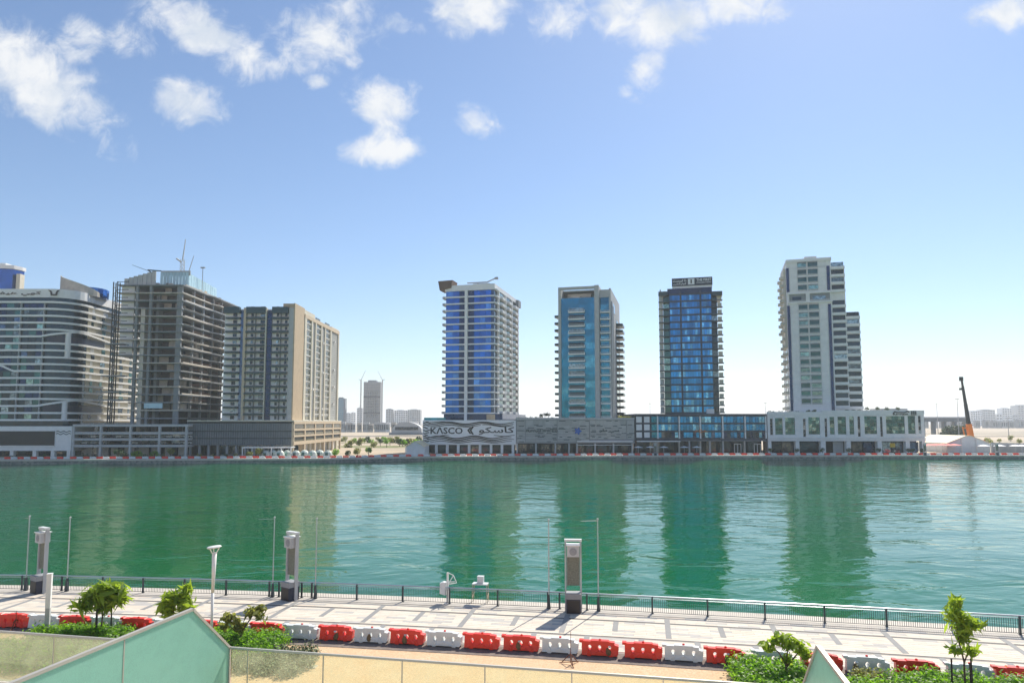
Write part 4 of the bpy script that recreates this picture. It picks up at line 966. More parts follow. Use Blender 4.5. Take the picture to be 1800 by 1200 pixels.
# pergola in front of the louvred podium
x0,y0=far_pt(426,14); x1,_=far_pt(513,14)
o=empty('pergola',(x0,y0,0),0,label='long white pergola in front of the louvred podium',cat='pergola'); Lx=x1-x0
box('top_beam',o,-.2,Lx+.2,-.2,.2,3.3,3.75,'white_paint'); box('top_beam',o,-.2,Lx+.2,4,4.4,3.3,3.75,'white_paint')
for i in range(6): box('post',o,Lx*i/5-.15,Lx*i/5+.15,-.15,.15,0,3.29,'white_paint'); box('rafter',o,Lx*i/5-.1,Lx*i/5+.1,.21,3.99,3.4,3.7,'white_paint')
def marquee(px0,px1,off,h,rise,depth,label,m):
    x0,y0=far_pt(px0,off); x1,_=far_pt(px1,off); Lx=x1-x0; o=empty('marquee',(x0,y0,0),0,label=label,cat='marquee')
    w=MB(); n=10; pts=[(Lx*u,h+rise*(1-abs(2*u-1.0))) for u in lin(0,1,n)]
    vs=[(x,-.4,z) for x,z in pts]+[(x,depth,z) for x,z in pts]; w.add(vs,[(i,i+1,n+i+1,n+i) for i in range(n-1)]); vs=[(x,-.4,z-.25) for x,z in pts]; w.strip([(x,-.4,z) for x,z in pts],vs); w.build('roof',m,o)
    w=MB(); w.xz([(0.2,0),(Lx-.2,0)]+[(min(max(x,.2),Lx-.2),z-.1) for x,z in pts[::-1]],0,depth-.2); w.build('wall','tent_white',o)
    for i in range(4): box('post',o,Lx*i/3-.12,Lx*i/3+.12,-.6,-.3,0,h+rise*(1-abs(2*i/3-1))-.3,'white_paint')
marquee(1664,1742,26,4.0,3.6,24,'large cream gabled marquee beside the orange crane','tent')
marquee(713,748,15,3.4,2.3,16,'small white gabled marquee beside the wave-painted podium','tent')
# low hoarding wall by the marquee
x0,y0=far_pt(1742,27); o=empty('hoarding',(x0,y0,0),0,label='long pale hoarding beyond the cream marquee',cat='hoarding')
for i in range(14): box('panel',o,i*2.5+.03,i*2.5+2.47,-.06,.06,0,4.2-i*.05,'grey_pale')
# roof planting
for i,p in enumerate((910,918,926,935,944,952,958,964,972)):
    f=Fr(p,296); round_tree('roof_shrub',(f.X,f.Y,f.z(738)-.3),1.2+(2.6 if i in (5,6,7) else .8)*random.uniform(.8,1.2),1.2,'leaf_far',i,'leafy shrub on the roof of the slotted stone podium','shrubs on the stone podium roof',160,'shrub')
for i,p in enumerate((1090,1096,1102,1108)):
    f=Fr(p,292); round_tree('roof_shrub',(f.X,f.Y,f.z(737)-.3),2.2,1.2,'leaf_olive',i+20,'olive shrub on the stone podium next to the black framed podium','shrubs beside the black podium',160,'shrub')
for i,p in enumerate((1352,1360,1372,1389,1402)):
    f=Fr(p,287); round_tree('roof_shrub',(f.X,f.Y,f.z(727)-.5),2.0,1.1,'leaf_far',i+30,'clipped shrub at the foot of the white panelled tower','shrubs at the foot of the white tower',160,'shrub')
for i,p in enumerate((1525,1543,1560,1580)):
    f=Fr(p,287); round_tree('roof_tree',(f.X,f.Y,f.z(722)-.5),2.5,1.0,'leaf_far',i+40,'small round-headed tree on the white shop podium roof','trees on the white podium roof',160)
for i,p in enumerate((1422,1432,1490,1500,1512)):
    f=Fr(p,288); round_tree('roof_shrub',(f.X,f.Y,f.z(724)-.5),1.9,1.2,'leaf_far',i+50,'low dark shrub below the stepped flank of the white tower','shrubs below the stepped flank',160,'shrub')
for i,p in enumerate((1355,1401,1446,1492,1545,1597,1604,1622)):
    x,y=far_pt(p,16); round_tree('topiary_tree',(x,y,0),2.6,1.1,'leaf_far',i+60,'round clipped tree in front of the white podium shops','clipped trees before the white podium',220)
for i,p in enumerate((208,214,236,243,272,300,438,455,590,612,628,648)):
    x,y=far_pt(p,9+(i%3)*3); round_tree('quay_tree',(x,y,0),random.uniform(2.4,4.0),random.uniform(1.2,1.8),random.choice(['leaf_far','leaf','leaf_olive']),i+80,'young leafy tree planted on the far promenade','trees on the far promenade',260)
for i,p in enumerate((20,52,75,110,140,152,165,186,222,255,286,318,350,372,396,414)):
    x,y=far_pt(p,8+(i*7)%5); round_tree('planter_shrub',(x,y,0),random.uniform(1.3,2.2),random.uniform(.9,1.4),random.choice(['leaf_far','leaf_far','leaf_olive']),i+300,'low bushy shrub on the far quay before '+('the wave hotel' if p<128 else 'the open parking decks' if p<331 else 'the louvred podium'),'shrubs on the far quay',150,'shrub')
# cars on the parking decks
def car(m):
    o=empty('parked_car',(0,0,0),0,label='x',cat='car'); w=MB()
    w.xz([(-2.1,.35),(2.1,.35),(2.15,.75),(1.3,.92),(-2.1,.95)],-.85,.85); w.build('body',m,o)
    w=MB(); w.xz([(-1.9,.951),(1.25,.921),(.55,1.42),(-1.5,1.45)],-.75,.75); w.build('cabin','glass_dark',o)
    for a in (-1.3,1.3):
        for b in (-.8,.8): w=MB(); w.tube((a,b-.1,.33),(a,b+.1,.33),.33,n=8); w.build('wheel','black',o)
    return o
protos=[car('white_paint'),car('grey_pale'),car('navy')]
first=[True]*3
for lvl,yy in ((0,771.5),(1,783)):
    z=FBG.z(yy)+.36
    for i in range(13):
        if random.random()<.12: continue
        k=random.choice([0,0,1,2]); c=protos[k] if first[k] else copy_tree(protos[k]); first[k]=False
        c.location=(FBG.X+FBG.fx(134+i*15)+1.5,FBG.Y+4,z); c.rotation_euler=(0,0,0 if random.random()<.5 else math.pi)
        c['label']=('white','silver','dark blue')[k]+' car parked on the '+('upper','lower')[lvl]+' open deck under the unfinished tower'; c['group']='cars on the parking decks'
# ------------------------------------------------------------------ mobile crane
b0=Vector((lat(1706,764)*330,330,zz(765,330))); b1=Vector((lat(1690,665)*330,330,zz(665,330)))
o=empty('mobile_crane',(b0.x,330,0),0,label='mobile crane with orange base and raised dark telescopic boom',cat='crane')
rb=lambda p:(p-Vector((b0.x,330,0)))
A=rb(b0); B=rb(b1); A0=A-(B-A)*.10
def sq(name,p,q,r0,r1,m):
    w=MB(); w.tube(p,q,r0,r1,4); w.build(name,m,o)
sq('base_boom',A0,A+(B-A)*.20,1.5,1.3,'orange'); sq('boom',A+(B-A)*.16,A+(B-A)*.55,.95,.8,'dark'); sq('boom',A+(B-A)*.5,A+(B-A)*.86,.75,.6,'dark'); sq('boom_tip',A+(B-A)*.84,B,.5,.5,'black')
w=MB(); w.box(B.x-.9,B.x+.6,-.5,.5,B.z-1.2,B.z+.8); w.box(B.x-1.2,B.x-.3,-.4,.4,B.z-5.6,B.z-4.6); w.build('boom_head','black',o)
w=MB(); w.box(-4,5,-1.6,1.6,1.0,2.6); w.box(3,6,-1.4,1.4,2.61,4.4); w.box(-3,1,-1.4,1.4,2.61,5.0); w.build('carrier','orange',o)
for a in (-3,-1.2,2.2,4):
    for b in (-1.5,1.5): w=MB(); w.tube((a,b-.25,.7),(a,b+.25,.7),.7,n=10); w.build('wheel','black',o)
w=MB(); w.tube((-2.4,0,2.6),(-3.6,0,A.z+4),.3,n=5); w.tube((-3.6,0,A.z+4),tuple(A+(B-A)*.1),.2,n=5); w.build('ram','orange',o)
# ------------------------------------------------------------------ beyond: roads, walls, trees, skyline
def strip_land(name,m,y0,y1,xa,xb,label,z=.01):
    w=MB(); w.add([(xa,y0,z),(xb,y0,z),(xb,y1,z),(xa,y1,z)],[(0,1,2,3)]); tag(w.build(name,m),label,name.replace('_',' '),kind='structure')
ground_mat('scrub',[(.14,.17,.05),(.24,.21,.10),(.40,.33,.22)],[.05,.02])
strip_land('road','asphalt',610,640,-600,900,'grey road crossing the sand beyond the towers',.012)
strip_land('field','scrub',345,380,-140,-30,'strip of green planting beyond the beige apartment block',.014); strip_land('field','scrub',420,470,-160,-30,'second strip of planting before the far skyline',.014); strip_land('field','scrub',372,384,190,420,'green verge beyond the cream marquee',.014)
for i in range(26):
    p=602+i*5.6; Y=random.choice([350,365,380,430,460]); x=lat(p)*Y; round_tree('roadside_tree',(x,Y,0),random.uniform(3,5.4),random.uniform(1.6,2.6),random.choice(['leaf_far','leaf','leaf_olive']),i+120,'bushy tree in the planting between the beige block and the wave-painted podium','trees in the far planting',240)
for i in range(14):
    p=1660+i*2.6; Y=random.uniform(520,560); round_tree('roadside_tree',(lat(p)*Y,Y,0),random.uniform(9,12),random.uniform(4.5,6),'leaf_far',i+160,'dense dark tree in the clump behind the orange crane','dark trees behind the crane',260)
for i,p in enumerate((1640,1660,1735,1737,1755,1775,1790)):
    Y=random.uniform(365,470); round_tree('roadside_tree',(lat(p)*Y,Y,0),random.uniform(3,5),random.uniform(1.5,2.4),'leaf_olive',i+180,'lone scrubby tree on the sand beyond the cream marquee','scrub trees on the sand',200)
def lamp_mast(p,Y,ytop,label,group):
    x=lat(p)*Y; o=empty('lamp_mast',(x,Y,0),0,label=label,cat='street lamp',group=group); h=zz(ytop,Y); w=MB(); w.tube((0,0,0),(0,0,h),.32,.16,6); w.build('pole','grey_pale',o); w=MB(); w.box(-1.6,1.6,-.3,.3,h-.2,h+.2); w.build('lamp_head','grey_pale',o)
for p,Y,yt in ((1648,600,709),(1684.5,520,701),(1143,640,709),(1346,640,708),(1772,480,735)): lamp_mast(p,Y,yt,'tall slender lamp mast standing beyond the white and black podiums' if p<1400 else 'tall slender lamp mast on the sand near the crane','lamp masts beyond the towers' if p<1400 else 'lamp masts on the sand')
# flyover
Y=640; x0=lat(1618)*Y; o=empty('flyover',(x0,Y,0),0,label='grey concrete flyover on piers beside the dark tree clump',cat='bridge'); box('deck',o,0,46,0,9,zz(741,Y),zz(735,Y),'concrete')
for i in range(5): box('pier',o,3+i*10,5.4+i*10,2,6,0,zz(741,Y)-.02,'concrete')
box('barrier_wall',o,0,46,-.3,0,zz(735,Y)+.01,zz(732.5,Y),'grey_pale')
# station shell
Y=700; x0=lat(688)*Y; o=empty('metro_station',(x0,Y,0),0,label='long low station with a curved grey shell roof beyond the planting',cat='station'); w=MB(); Lx=lat(742)*Y-x0
pts=[(Lx*u,zz(757,Y)+9*abs(math.sin(math.pi*u))**.5) for u in lin(.02,.98,16)]
w.xz([(0,0),(Lx,0)]+pts[::-1],0,16); w.build('shell','grey_pale',o); box('window_band',o,4,Lx-4,-.4,-.05,5.0,8.0,'glass_dark'); box('plinth',o,-2,Lx+2,-2,17,0,2.4,'concrete')
def far_tower(name,p0,p1,ytop,Y,m,label,group,nf,nb,wm='glass_dark',depth=None):
    x0=lat(p0)*Y; x1=lat(p1)*Y; h=zz(ytop,Y); o=empty(name,(x0,Y,0),0,label=label,cat='building',group=group); Wd=x1-x0; D=depth or Wd*.8
    w=MB(); w.box(0,Wd,0,D,0,h); w.box(Wd*.2,Wd*.7,D*.2,D*.7,h+.01,h+h*.04); b=w.build('wall',m,o)
    for i in range(nb):
        for k in range(nf): box('window',b,Wd*(i+.18)/nb,Wd*(i+.82)/nb,-.3,-.02,h*(k+.25)/nf,h*(k+.8)/nf,wm)
    return o,Wd,D,h
G='far towers on the skyline'
far_tower('skyline_tower',591,606,700,1500,'glass_navy','pale blue glass tower standing behind the beige apartment flank',None,14,1,'glass_teal')
far_tower('skyline_tower',607.5,616,726,2400,'grey_pale','low pale tower beside the blue glass tower on the skyline',None,7,2); far_tower('skyline_tower',616.5,625,725,2400,'white','low white tower between two pale towers on the skyline',None,7,2)
far_tower('skyline_tower',627,637,717,2200,'grey_pale','narrow pale tower directly beside the far scaffolded tower',None,9,2)
o,Wd,D,h=far_tower('scaffolded_tower',639,668,671,1300,'concrete','tall grey tower under construction with two cranes on the skyline',None,1,1)
for k in range(30): box('floor_slab',o,-.4,Wd+.4,-1.0,-.35,h*(k+.3)/30,h*(k+.52)/30,'concrete_pale')
for i in range(10): box('column',o,Wd*i/9-.5,Wd*i/9+.5,-1.6,-1.05,0,h*(1-.02*(i%3)),'concrete')
box('dark_band',o,0,Wd,-1.75,-1.62,h*.66,h*.70,'dark'); box('dark_band',o,0,Wd,-1.75,-1.62,h*.32,h*.35,'dark')
for (p,yt,jd) in ((634.5,668,(8,18)),(672,668,(-9,17))):
    x=lat(p)*1300; w=MB(); h2=zz(yt,1300); w.box(-1,1,-1,1,0,h2); oc=empty('tower_crane',(x,1295,0),0,label='slim luffing tower crane '+('beside the narrow pale tower' if jd[0]>0 else 'on the open side of the scaffolded tower'),cat='crane'); w.build('mast','grey_pale',oc)
    w=MB(); w.tube((0,0,h2),(jd[0],0,h2+jd[1]),.7,.4,4); w.tube((0,0,h2),(-jd[0]*.6,0,h2+1),.8,.8,4); w.build('jib','grey_pale',oc)
far_tower('skyline_tower',678,691,719,1900,'grey_pale','pale slab tower between the scaffolded tower and the wide block',None,10,3); far_tower('skyline_tower',693,716,721,1900,'white','wide pale apartment block on the skyline, the half near the scaffolded tower',None,9,6); far_tower('skyline_tower',716.4,739,720,1900,'grey_pale','wide pale apartment block on the skyline, the half near the painted podium',None,9,6)
for i,(a,b,y) in enumerate(((1707,1727.5,722.5),(1728.5,1750,720),(1763,1780,717.5),(1790,1812,712.5),(1752,1762,728),(1781,1789,729))):
    far_tower('skyline_tower',a,b,y,2300,['white','grey_pale'][i%2],['broad pale slab','pale slab with a flat top','squarish pale tower','tall pale tower','very low pale block','low grey block'][i]+' on the skyline beyond the crane',None,[7,7,8,9,4,4][i],[5,5,4,4,2,2][i])
for i in range(12):
    p=1625+i*15; far_tower('distant_shed',p,p+random.uniform(6,13),738.5+random.uniform(-1,2),1500,random.choice(['grey','concrete','grey_pale']),'long low shed at the far edge of the sand','sheds beyond the sand',1,3)
for i in range(14):
    p=598+i*10; far_tower('distant_shed',p,p+random.uniform(6,12),743+random.uniform(-2,2),900,random.choice(['grey_pale','concrete_pale','white']),'low pale building in front of the skyline towers','low buildings before the skyline',1,3)
# tower behind the wave hotel
f=Fr(-60,420); o=empty('blue_round_tower',f.loc(),0,label='rounded blue glass tower with white cap rising behind the wave hotel',cat='building'); X1=f.fx(33,480)
w=MB(); w.prism([(0,0),(X1-9,0),(X1-5,1.5),(X1-3,6),(X1-3,9),(0,9)],0,f.z(472)); b=w.build('tower','glass_blue',o)
for k in range(9): box('floor_band',b,-1,X1-12,-.6,-.05,f.z(478+k*4),f.z(478+k*4)+.7,'white')
w=MB(); w.prism([(-1,-1),(X1-8,-1),(X1-3.5,.5),(X1-2,6),(X1-2,9),(-1,9)],f.z(472)+.02,f.z(466)); w.box(0,X1-10,2,8,f.z(466)+.02,f.z(461)); w.build('cap','white',o)
w=MB(); w.box(X1-2.9,X1-.5,2,6,0,f.z(480)); w.build('flank','cream',o)
# luffing crane on the unfinished tower roof
zr=FBZ[-1]; x=FB.X+FB.fx(283); o=empty('luffing_crane',(x,FB.Y+12,zr),0,label='thin lattice crane mast standing on the unfinished tower roof',cat='crane')
w=MB(); 
for a,b in ((-.6,-.6),(.6,-.6),(-.6,.6),(.6,.6)): w.tube((a,b,0),(a,b,13),.12,n=4)
for k in range(8): w.tube((-.6,-.6,k*1.6),(.6,-.6,k*1.6+1.6),.08,n=4); w.tube((.6,.6,k*1.6),(.6,-.6,k*1.6+1.6),.08,n=4)
w.build('mast','grey_pale',o)
w=MB(); w.tube((0,0,12.8),(.9,0,21.5),.28,.14,4); w.tube((-.6,0,12),(-2.6,0,13.4),.4,.4,4); w.tube((1.4,0,3),(4.6,0,14.5),.22,.12,4); w.build('jib','grey_pale',o)
x=FB.X+FB.fx(313); o=empty('roof_derrick',(x,FB.Y+16,zr),0,label='small derrick post on the unfinished tower roof beside the blue formwork',cat='derrick'); w=MB(); w.tube((0,0,0),(0,0,10.5),.14,n=5); w.build('pole','grey',o); w=MB(); w.box(-.9,.9,-.3,.3,10.2,10.7); w.build('head','grey',o)
x=FB.X+FB.fx(247); o=empty('concrete_placer',(x,FB.Y+6,zr),0,label='folded concrete placing boom on the unfinished tower roof edge',cat='placing boom'); w=MB(); w.tube((0,0,0),(0,0,5),.35,n=6); w.build('column','grey',o); w=MB(); w.tube((0,0,5),(-3,0,7.2),.25,n=5); w.tube((-3,0,7.2),(2.4,0,6.8),.25,n=5); w.tube((-3,0,6.9),(-9.5,0,9.3),.12,.08,n=5); w.build('arm','teal_dark',o)
# ------------------------------------------------------------------ promenade railing
rail=empty('promenade_railing',(0,0,0),0,label='dark metal promenade railing with pale steel top rail beside the canal',cat='railing')
RS=np.arange(-46,42.01,1.0)
def sweep(name,r,z,m):
    w=MB(); P=[(*rp(s),z) for s in RS]
    for a,b in zip(P,P[1:]): w.tube(a,b,r,n=8,cap=False)
    w.build(name,m,rail)
sweep('top_rail',.055,1.14,'rail_steel'); sweep('upper_rail',.022,1.0,'rail_steel'); sweep('bottom_rail',.022,.12,'rail_dark')
pp=MB(); pp.xz([(-.05,0),(.05,0),(.05,1.09),(-.05,1.09)],-.07,.07); pp.box(-.1,.1,-.12,.12,0,.02); po=pp.build('post','rail_dark',rail); pm=po.data; bpy.data.objects.remove(po)
posts=[38,108,180,251,324,397,473,490,530,548,627,708,790,875,963,984,1032,1053,1147,1244,1345,1450,1559,1674,1794]
PS=[s_at(p,0) for p in posts]; PS=[PS[0]-3.6*k for k in (2,1)]+PS+[PS[-1]+3.6,PS[-1]+7.2]
for s in PS: x,y=rp(s); inst('post',pm,rail,(x,y,.03),rang(s))
bars=[]
s=-45.0
while s<41:
    if min(abs(s-p) for p in PS)>.05:
        x,y=rp(s); bars.append((y*CP-H*SP+(0 if -20<900+F*x/(y*CP-H*SP)<1820 else 500),x,y))
    s+=.125
bars.sort()
bb=MB(); bb.box(-.011,.011,-.011,.011,.12,1.0); bo=bb.build('baluster','rail_dark',rail); bmh=bo.data; bpy.data.objects.remove(bo)
for _,x,y in bars[:300]: inst('baluster',bmh,rail,(x,y,0))
w=MB()
for _,x,y in bars[300:]: w.box(x-.011,x+.011,y-.011,y+.011,.12,1.0)
tag(w.build('baluster_row','rail_dark',rail),kind='stuff')
# ------------------------------------------------------------------ near barriers
BT=8.75
row=[(-28,'w'),(27,'r'),(80,'w'),(135,'r'),(190,'w'),(243,'r'),(300,'w'),(359,'r'),(415,'w'),(471,'r'),(531,'w'),(592,'r'),(654,'w'),(717,'r'),(782,'w'),(848,'r'),(917,'r'),(985,'w'),(1055,'r'),(1131,'r'),(1202,'w'),(1276,'r'),(1360,'w'),(1444,'r'),(1525,'w'),(1612,'r'),(1705,'w'),(1790,'r'),(1880,'w')]
bs=[s_at(p,BT) for p,_ in row]
NTH=['nearest','first','second','third','fourth','fifth','sixth','seventh','eighth','ninth','tenth','eleventh','twelfth','thirteenth','fourteenth','fifteenth','sixteenth','seventeenth','eighteenth']
def which(i):
    d=i-17
    return 'just behind the rusty tripod stake' if d==0 else NTH[abs(d)]+' from the rusty tripod stake towards the '+('disc lamp' if d<0 else 'staked sapling')
for i,((p,k),s) in enumerate(zip(row,bs)):
    x,y=rp(s,BT+random.uniform(-.05,.05)); barrier(x,y,rang(s)+random.uniform(-.025,.025),k,('red' if k=='r' else 'white')+' plastic barrier '+which(i),'barriers along the promenade')
def sack(p,label):
    s=s_at(p,BT); x,y=rp(s,BT+.24); o=empty('sandbag',(x,y,0),rang(s),label=label,cat='sandbag',group='sandbags on the barriers')
    w=MB(); w.lathe([(.02,0),(.12,.03),(.15,.14),(.13,.28),(.07,.37),(.05,.42)],(0,0,.05),9); b=w.build('bag','sack',o,smooth_=True); b.scale=(1,.6,1.05); b.rotation_euler=(random.uniform(-.15,.1),random.uniform(-.35,.35),0)
    w=MB(); w.lathe([(.05,0),(.09,.06),(.06,.1)],(0,.06,.47),7); w.build('tie','plastic_white',o)
for p in (591,651,714,914,1072,1505,1280):
    i=min(range(len(row)),key=lambda j:abs(row[j][0]-p)); sack(p,'brown sandbag on the '+('red' if row[i][1]=='r' else 'white')+' barrier '+which(i))
# ------------------------------------------------------------------ speaker towers, thin poles
def kiosk(x,y,rz,label,group):
    o=empty('speaker_tower',(x,y,0),rz,label=label,cat='speaker tower',group=group); hw=.52
    for a in (-hw,hw): w=MB(); w.box(a-.05,a+.05,-.13,.13,0,4.7); w.build('post','grey_pale',o)
    w=MB(); w.box(-hw-.07,hw+.07,-.17,.17,4.71,4.85); w.build('top_beam','steel_white',o)
    w=MB(); w.prism([(-.42,-.42),(.42,-.42),(.36,.3),(-.36,.3)],3.72,4.45); sp=w.build('speaker','grey_pale',o)
    w=MB(); w.box(-.46,.46,-.5,.36,4.46,4.52); w.build('speaker_lid','white_paint',sp)
    w=MB(); 
    for r_ in (.26,.13): w.tube((0,-.421,4.08),(0,-.44-.02*(r_<.2),4.08),r_,r_*.9,14)
    w.build('speaker_cone','grey',sp)
    w=MB(); w.box(-.4,.4,-.03,.03,1.75,3.7); sc=w.build('screen','grey_pale',o); sc.data.materials[0]=M['mesh_screen']
    for a in (-.44,.4): w=MB(); w.box(a,a+.04,-.05,.05,1.7,3.71); w.build('screen_frame','grey',o)
    w=MB(); w.xz([(-.48,.02),(.48,.02),(.48,.95),(-.48,.95)],-.55,.3); cb=w.build('cabinet','navy',o)
    w=MB(); w.xz([(-.5,.96),(.5,.96),(.5,1.32),(-.5,1.32)],-.58,.33); w.build('cabinet_top','grey',cb)
    w=MB(); w.box(-.4,.4,-.565,-.551,.08,.88); w.build('cabinet_door','black',cb)
mat('mesh_screen',(.17,.18,.14),.7,var=.35,scale=14.0)
for i,(p,py) in enumerate(((72,1035),(512,1050),(1008,1069))):
    s=s_at(p,.45); x,y=rp(s,.45); kiosk(x,y,rang(s)+(-.5,-.5,.12)[i],('grey speaker tower with dark cabinet beside the white light column','grey speaker tower with dark cabinet between the disc lamp and the cabinet post','grey speaker tower with dark cabinet beyond the trestle stand with white box')[i],'speaker towers on the promenade')
for i,p in enumerate((1152,1753,1626,)):
    x,y=far_pt(p,2.2); kiosk(x,y,math.pi,'speaker tower with dark cabinet on the far quay','speaker towers on the far quay')
def thin_pole(p,ytop,arm):
    s=s_at(p,.12); x,y=rp(s,.12); o=empty('thin_pole',(x,y,0),0,label='tall thin '+('pole with a side arm' if arm else 'plain pole')+' at the promenade railing',cat='pole',group='poles with an arm' if arm else 'plain thin poles')
    h=zz(ytop,y); w=MB(); w.tube((0,0,0),(0,0,h),.05,.04,7); w.build('shaft','rail_steel',o)
    w=MB(); w.xz([(-.12,0),(.12,0),(.05,1.0),(-.05,1.0)],-.1,.1); w.build('foot','rail_dark',o)
    w=MB(); w.lathe([(.07,0),(.08,.07),(.02,.12)],(0,0,h),8); w.build('finial','grey_pale',o)
    if arm: w=MB(); w.tube((0,0,h-.06),(-arm,0,h-.1),.016,n=5); w.build('arm','rail_steel',o)
for p,yt,a in ((45,908,.35),(117,910,0),(479,910,1.2),(554,912,0),(965,914,0),(1052,913,1.15)): thin_pole(p,yt,a)
# ------------------------------------------------------------------ white column, lamp, cabinet post, box stand
s=s_at(82,10.3); x,y=rp(s,10.3); o=empty('light_column',(x,y,0),.3,label='square white light column among the shrubs near the barriers',cat='light column'); h=zz(1008,y)
w=MB(); w.box(-.13,.13,-.13,.13,h*.45,h); w.box(-.15,.15,-.15,.15,h,h+.03); w.build('lantern','white_paint',o); w=MB(); w.box(-.12,.12,-.12,.12,0,h*.45-.01); w.build('shaft','grey_pale',o)
s=s_at(371,10.2); x,y=rp(s,10.2); o=empty('disc_lamp',(x,y,0),0,label='white pole lamp with a flat disc head above the shrubs',cat='street lamp'); h=zz(971,y)
w=MB(); w.tube((0,0,0),(0,0,h*.55),.075,.085,10); w.tube((0,0,h*.55),(.02,0,h),.085,.14,10); w.build('pole','white_paint',o,smooth_=True)
w=MB()
for a in (0,2.1,4.2): w.tube((.1*math.cos(a),.1*math.sin(a),h-.05),(.3*math.cos(a),.3*math.sin(a),h+.28),.035,.03,6)
w.build('bracket','white_paint',o); w=MB(); w.lathe([(.05,0),(.38,.02),(.42,.06),(.36,.11),(.05,.13)],(0,0,0),18); hd=w.build('lamp_head','white_paint',o,(0,0,h+.27),smooth_=True); hd.rotation_euler=(0,-.1,0)
x,y=rp(s_at(784,.25),-.15); o=empty('cabinet_post',(x,y,0),rang(s_at(784,.2)),label='white post carrying a cabinet and a triangular bracket at the railing',cat='post')
w=MB(); w.box(-.06,.06,-.06,.06,0,2.15); w.build('post','white_paint',o); w=MB(); w.xz([(-.52,.7),(-.1,.6),(-.1,1.48),(-.3,1.52),(-.52,1.42)],-.22,.2); w.build('cabinet','plastic_white',o)
w=MB()
for a,b in (((.06,2.12),(.42,1.98)),((.42,1.98),(.66,1.45)),((.66,1.45),(.08,1.35)),((.08,1.40),(.42,1.96)),((.1,1.5),(.5,1.55))): w.tube((a[0],0,a[1]),(b[0],0,b[1]),.035,n=5)
w.build('bracket','white_paint',o); box('base_plate',o,-.2,.2,-.2,.2,.036,.07,'steel_white')
x,y=rp(s_at(843,-.5),-.75); o=empty('box_stand',(x,y,0.035),rang(s_at(843,0)),label='metal trestle stand with a white box, outside the railing',cat='stand')
w=MB(); w.box(-.55,.55,-.3,.3,1.25,1.33); w.build('shelf','plastic_white',o)
mat('stand_metal',(.45,.38,.27),.5,metal=.4,var=.1)
for a in (-.5,.5):
    for b in (-.26,.26): w=MB(); w.tube((a*1.12,b*1.2,0),(a,b,1.25),.03,n=6); w.build('leg','stand_metal',o)
    w=MB(); w.tube((a*1.12,-.3,.25),(a*1.06,.3,.62),.03,n=6); w.build('brace','stand_metal',o)
w=MB(); w.box(-.2,.24,-.18,.2,1.335,1.78); w.box(-.21,.25,-.19,.21,1.785,1.83); w.build('equipment_box','plastic_white',o)
# tripod stands in the sand
def tripod(p,py,ytop,label):
    x,y=ground(p,py); o=empty('tripod_stand',(x,y,-.02),.3,label=label,cat='stand'); h=zz(ytop,y); w=MB(); w.tube((0,0,.1),(.02,0,h),.022,.012,6); w.build('shaft','rust',o)
    for k in range(3):
        a=k*2.094+.4; w=MB(); w.tube((0,0,.55),(.52*math.cos(a),.52*math.sin(a),0.02),.025,n=5); w.tube((0,0,.12),(.62*math.cos(a),.62*math.sin(a),.03),.025,n=5); w.build('leg','rust',o)
tripod(1003,1166,1108,'rusty tripod stake standing in the orange sand')
tripod(27,1103,1072,'rusty tripod stake beside the red barrier and white light column')
# ------------------------------------------------------------------ shrubs and young trees
def hedge(pts,hgt,n,m,label,group,seed,size=.12,rad=.75):
    o=empty('shrub_bed',(*pts[0],0),0,label=label,cat='shrub',group=group); x0,y0=pts[0]; rr=random.Random(seed)
    cs=[];rs=[]
    for (x,y) in pts:
        for _ in range(5):
            q=rr.uniform(.55,1.0); cs.append((x-x0+rr.uniform(-.6,.6),y-y0+rr.uniform(-.6,.6),hgt*.48*q)); rs.append((rad*rr.uniform(.6,1.05),rad*rr.uniform(.6,1.05),hgt*.52*rr.uniform(.75,1.08)))
    inst('foliage',leaf_mesh('foliage',m,cs,rs,n,size,flat=.8,shell=.35,seed=seed,fray=.2),o)
    w=MB()
    for c in cs[::2]: w.tube((c[0],c[1],-.02),(c[0]+rr.uniform(-.2,.2),c[1]+rr.uniform(-.2,.2),hgt*.7),.02,.01,5)
    w.build('stems','bark',o)
def bed(p0,p1,t0,t1,step=.8):
    sa,sb=s_at(p0,t0),s_at(p1,t0); out=[]
    for s in np.arange(sa,sb+.01,step):
        for t in np.arange(t0,t1+.01,step): out.append(rp(s,t))
    return out
hedge(bed(92,232,9.9,11.3),.75,9000,'leaf','bright green low shrub bed around the three-stake tree','low shrubs',1)
hedge(bed(-10,210,13.2,15.6,1.1),.9,11000,'leaf','low green shrubs seen through the hazy glass balustrade',None,2,.13,.95)
hedge(bed(385,500,9.9,12.6),.95,13000,'leaf','dense green shrub bed with a branching small tree beside the disc lamp',None,3)
hedge(bed(500,560,11.5,12.6,.7),.6,2600,'leaf_grey','sparse grey-green shrub at the corner of the sand strip',None,4,.1,.6)
hedge(bed(430,540,13.4,14.8,.8),.6,4200,'leaf_grey','grey-green shrubs seen through the clear glass balustrade',None,5,.1,.6)
hedge(bed(1312,1420,9.9,14.0),1.0,15000,'leaf','thick green shrub mass under the olive-leaved small tree',None,6)
hedge(bed(1475,1540,11.3,14.2),.85,8500,'leaf','green shrub clump beside the pointed glass screen by the path',None,7)
hedge(bed(1590,1815,10.3,14.4,.9),.95,20000,'leaf','long green shrub bed below the staked wispy sapling',None,8)
hedge(bed(1530,1545,9.9,10.4,.7),.7,700,'leaf_olive','small sparse bush before a white barrier',None,9,.09,.5)
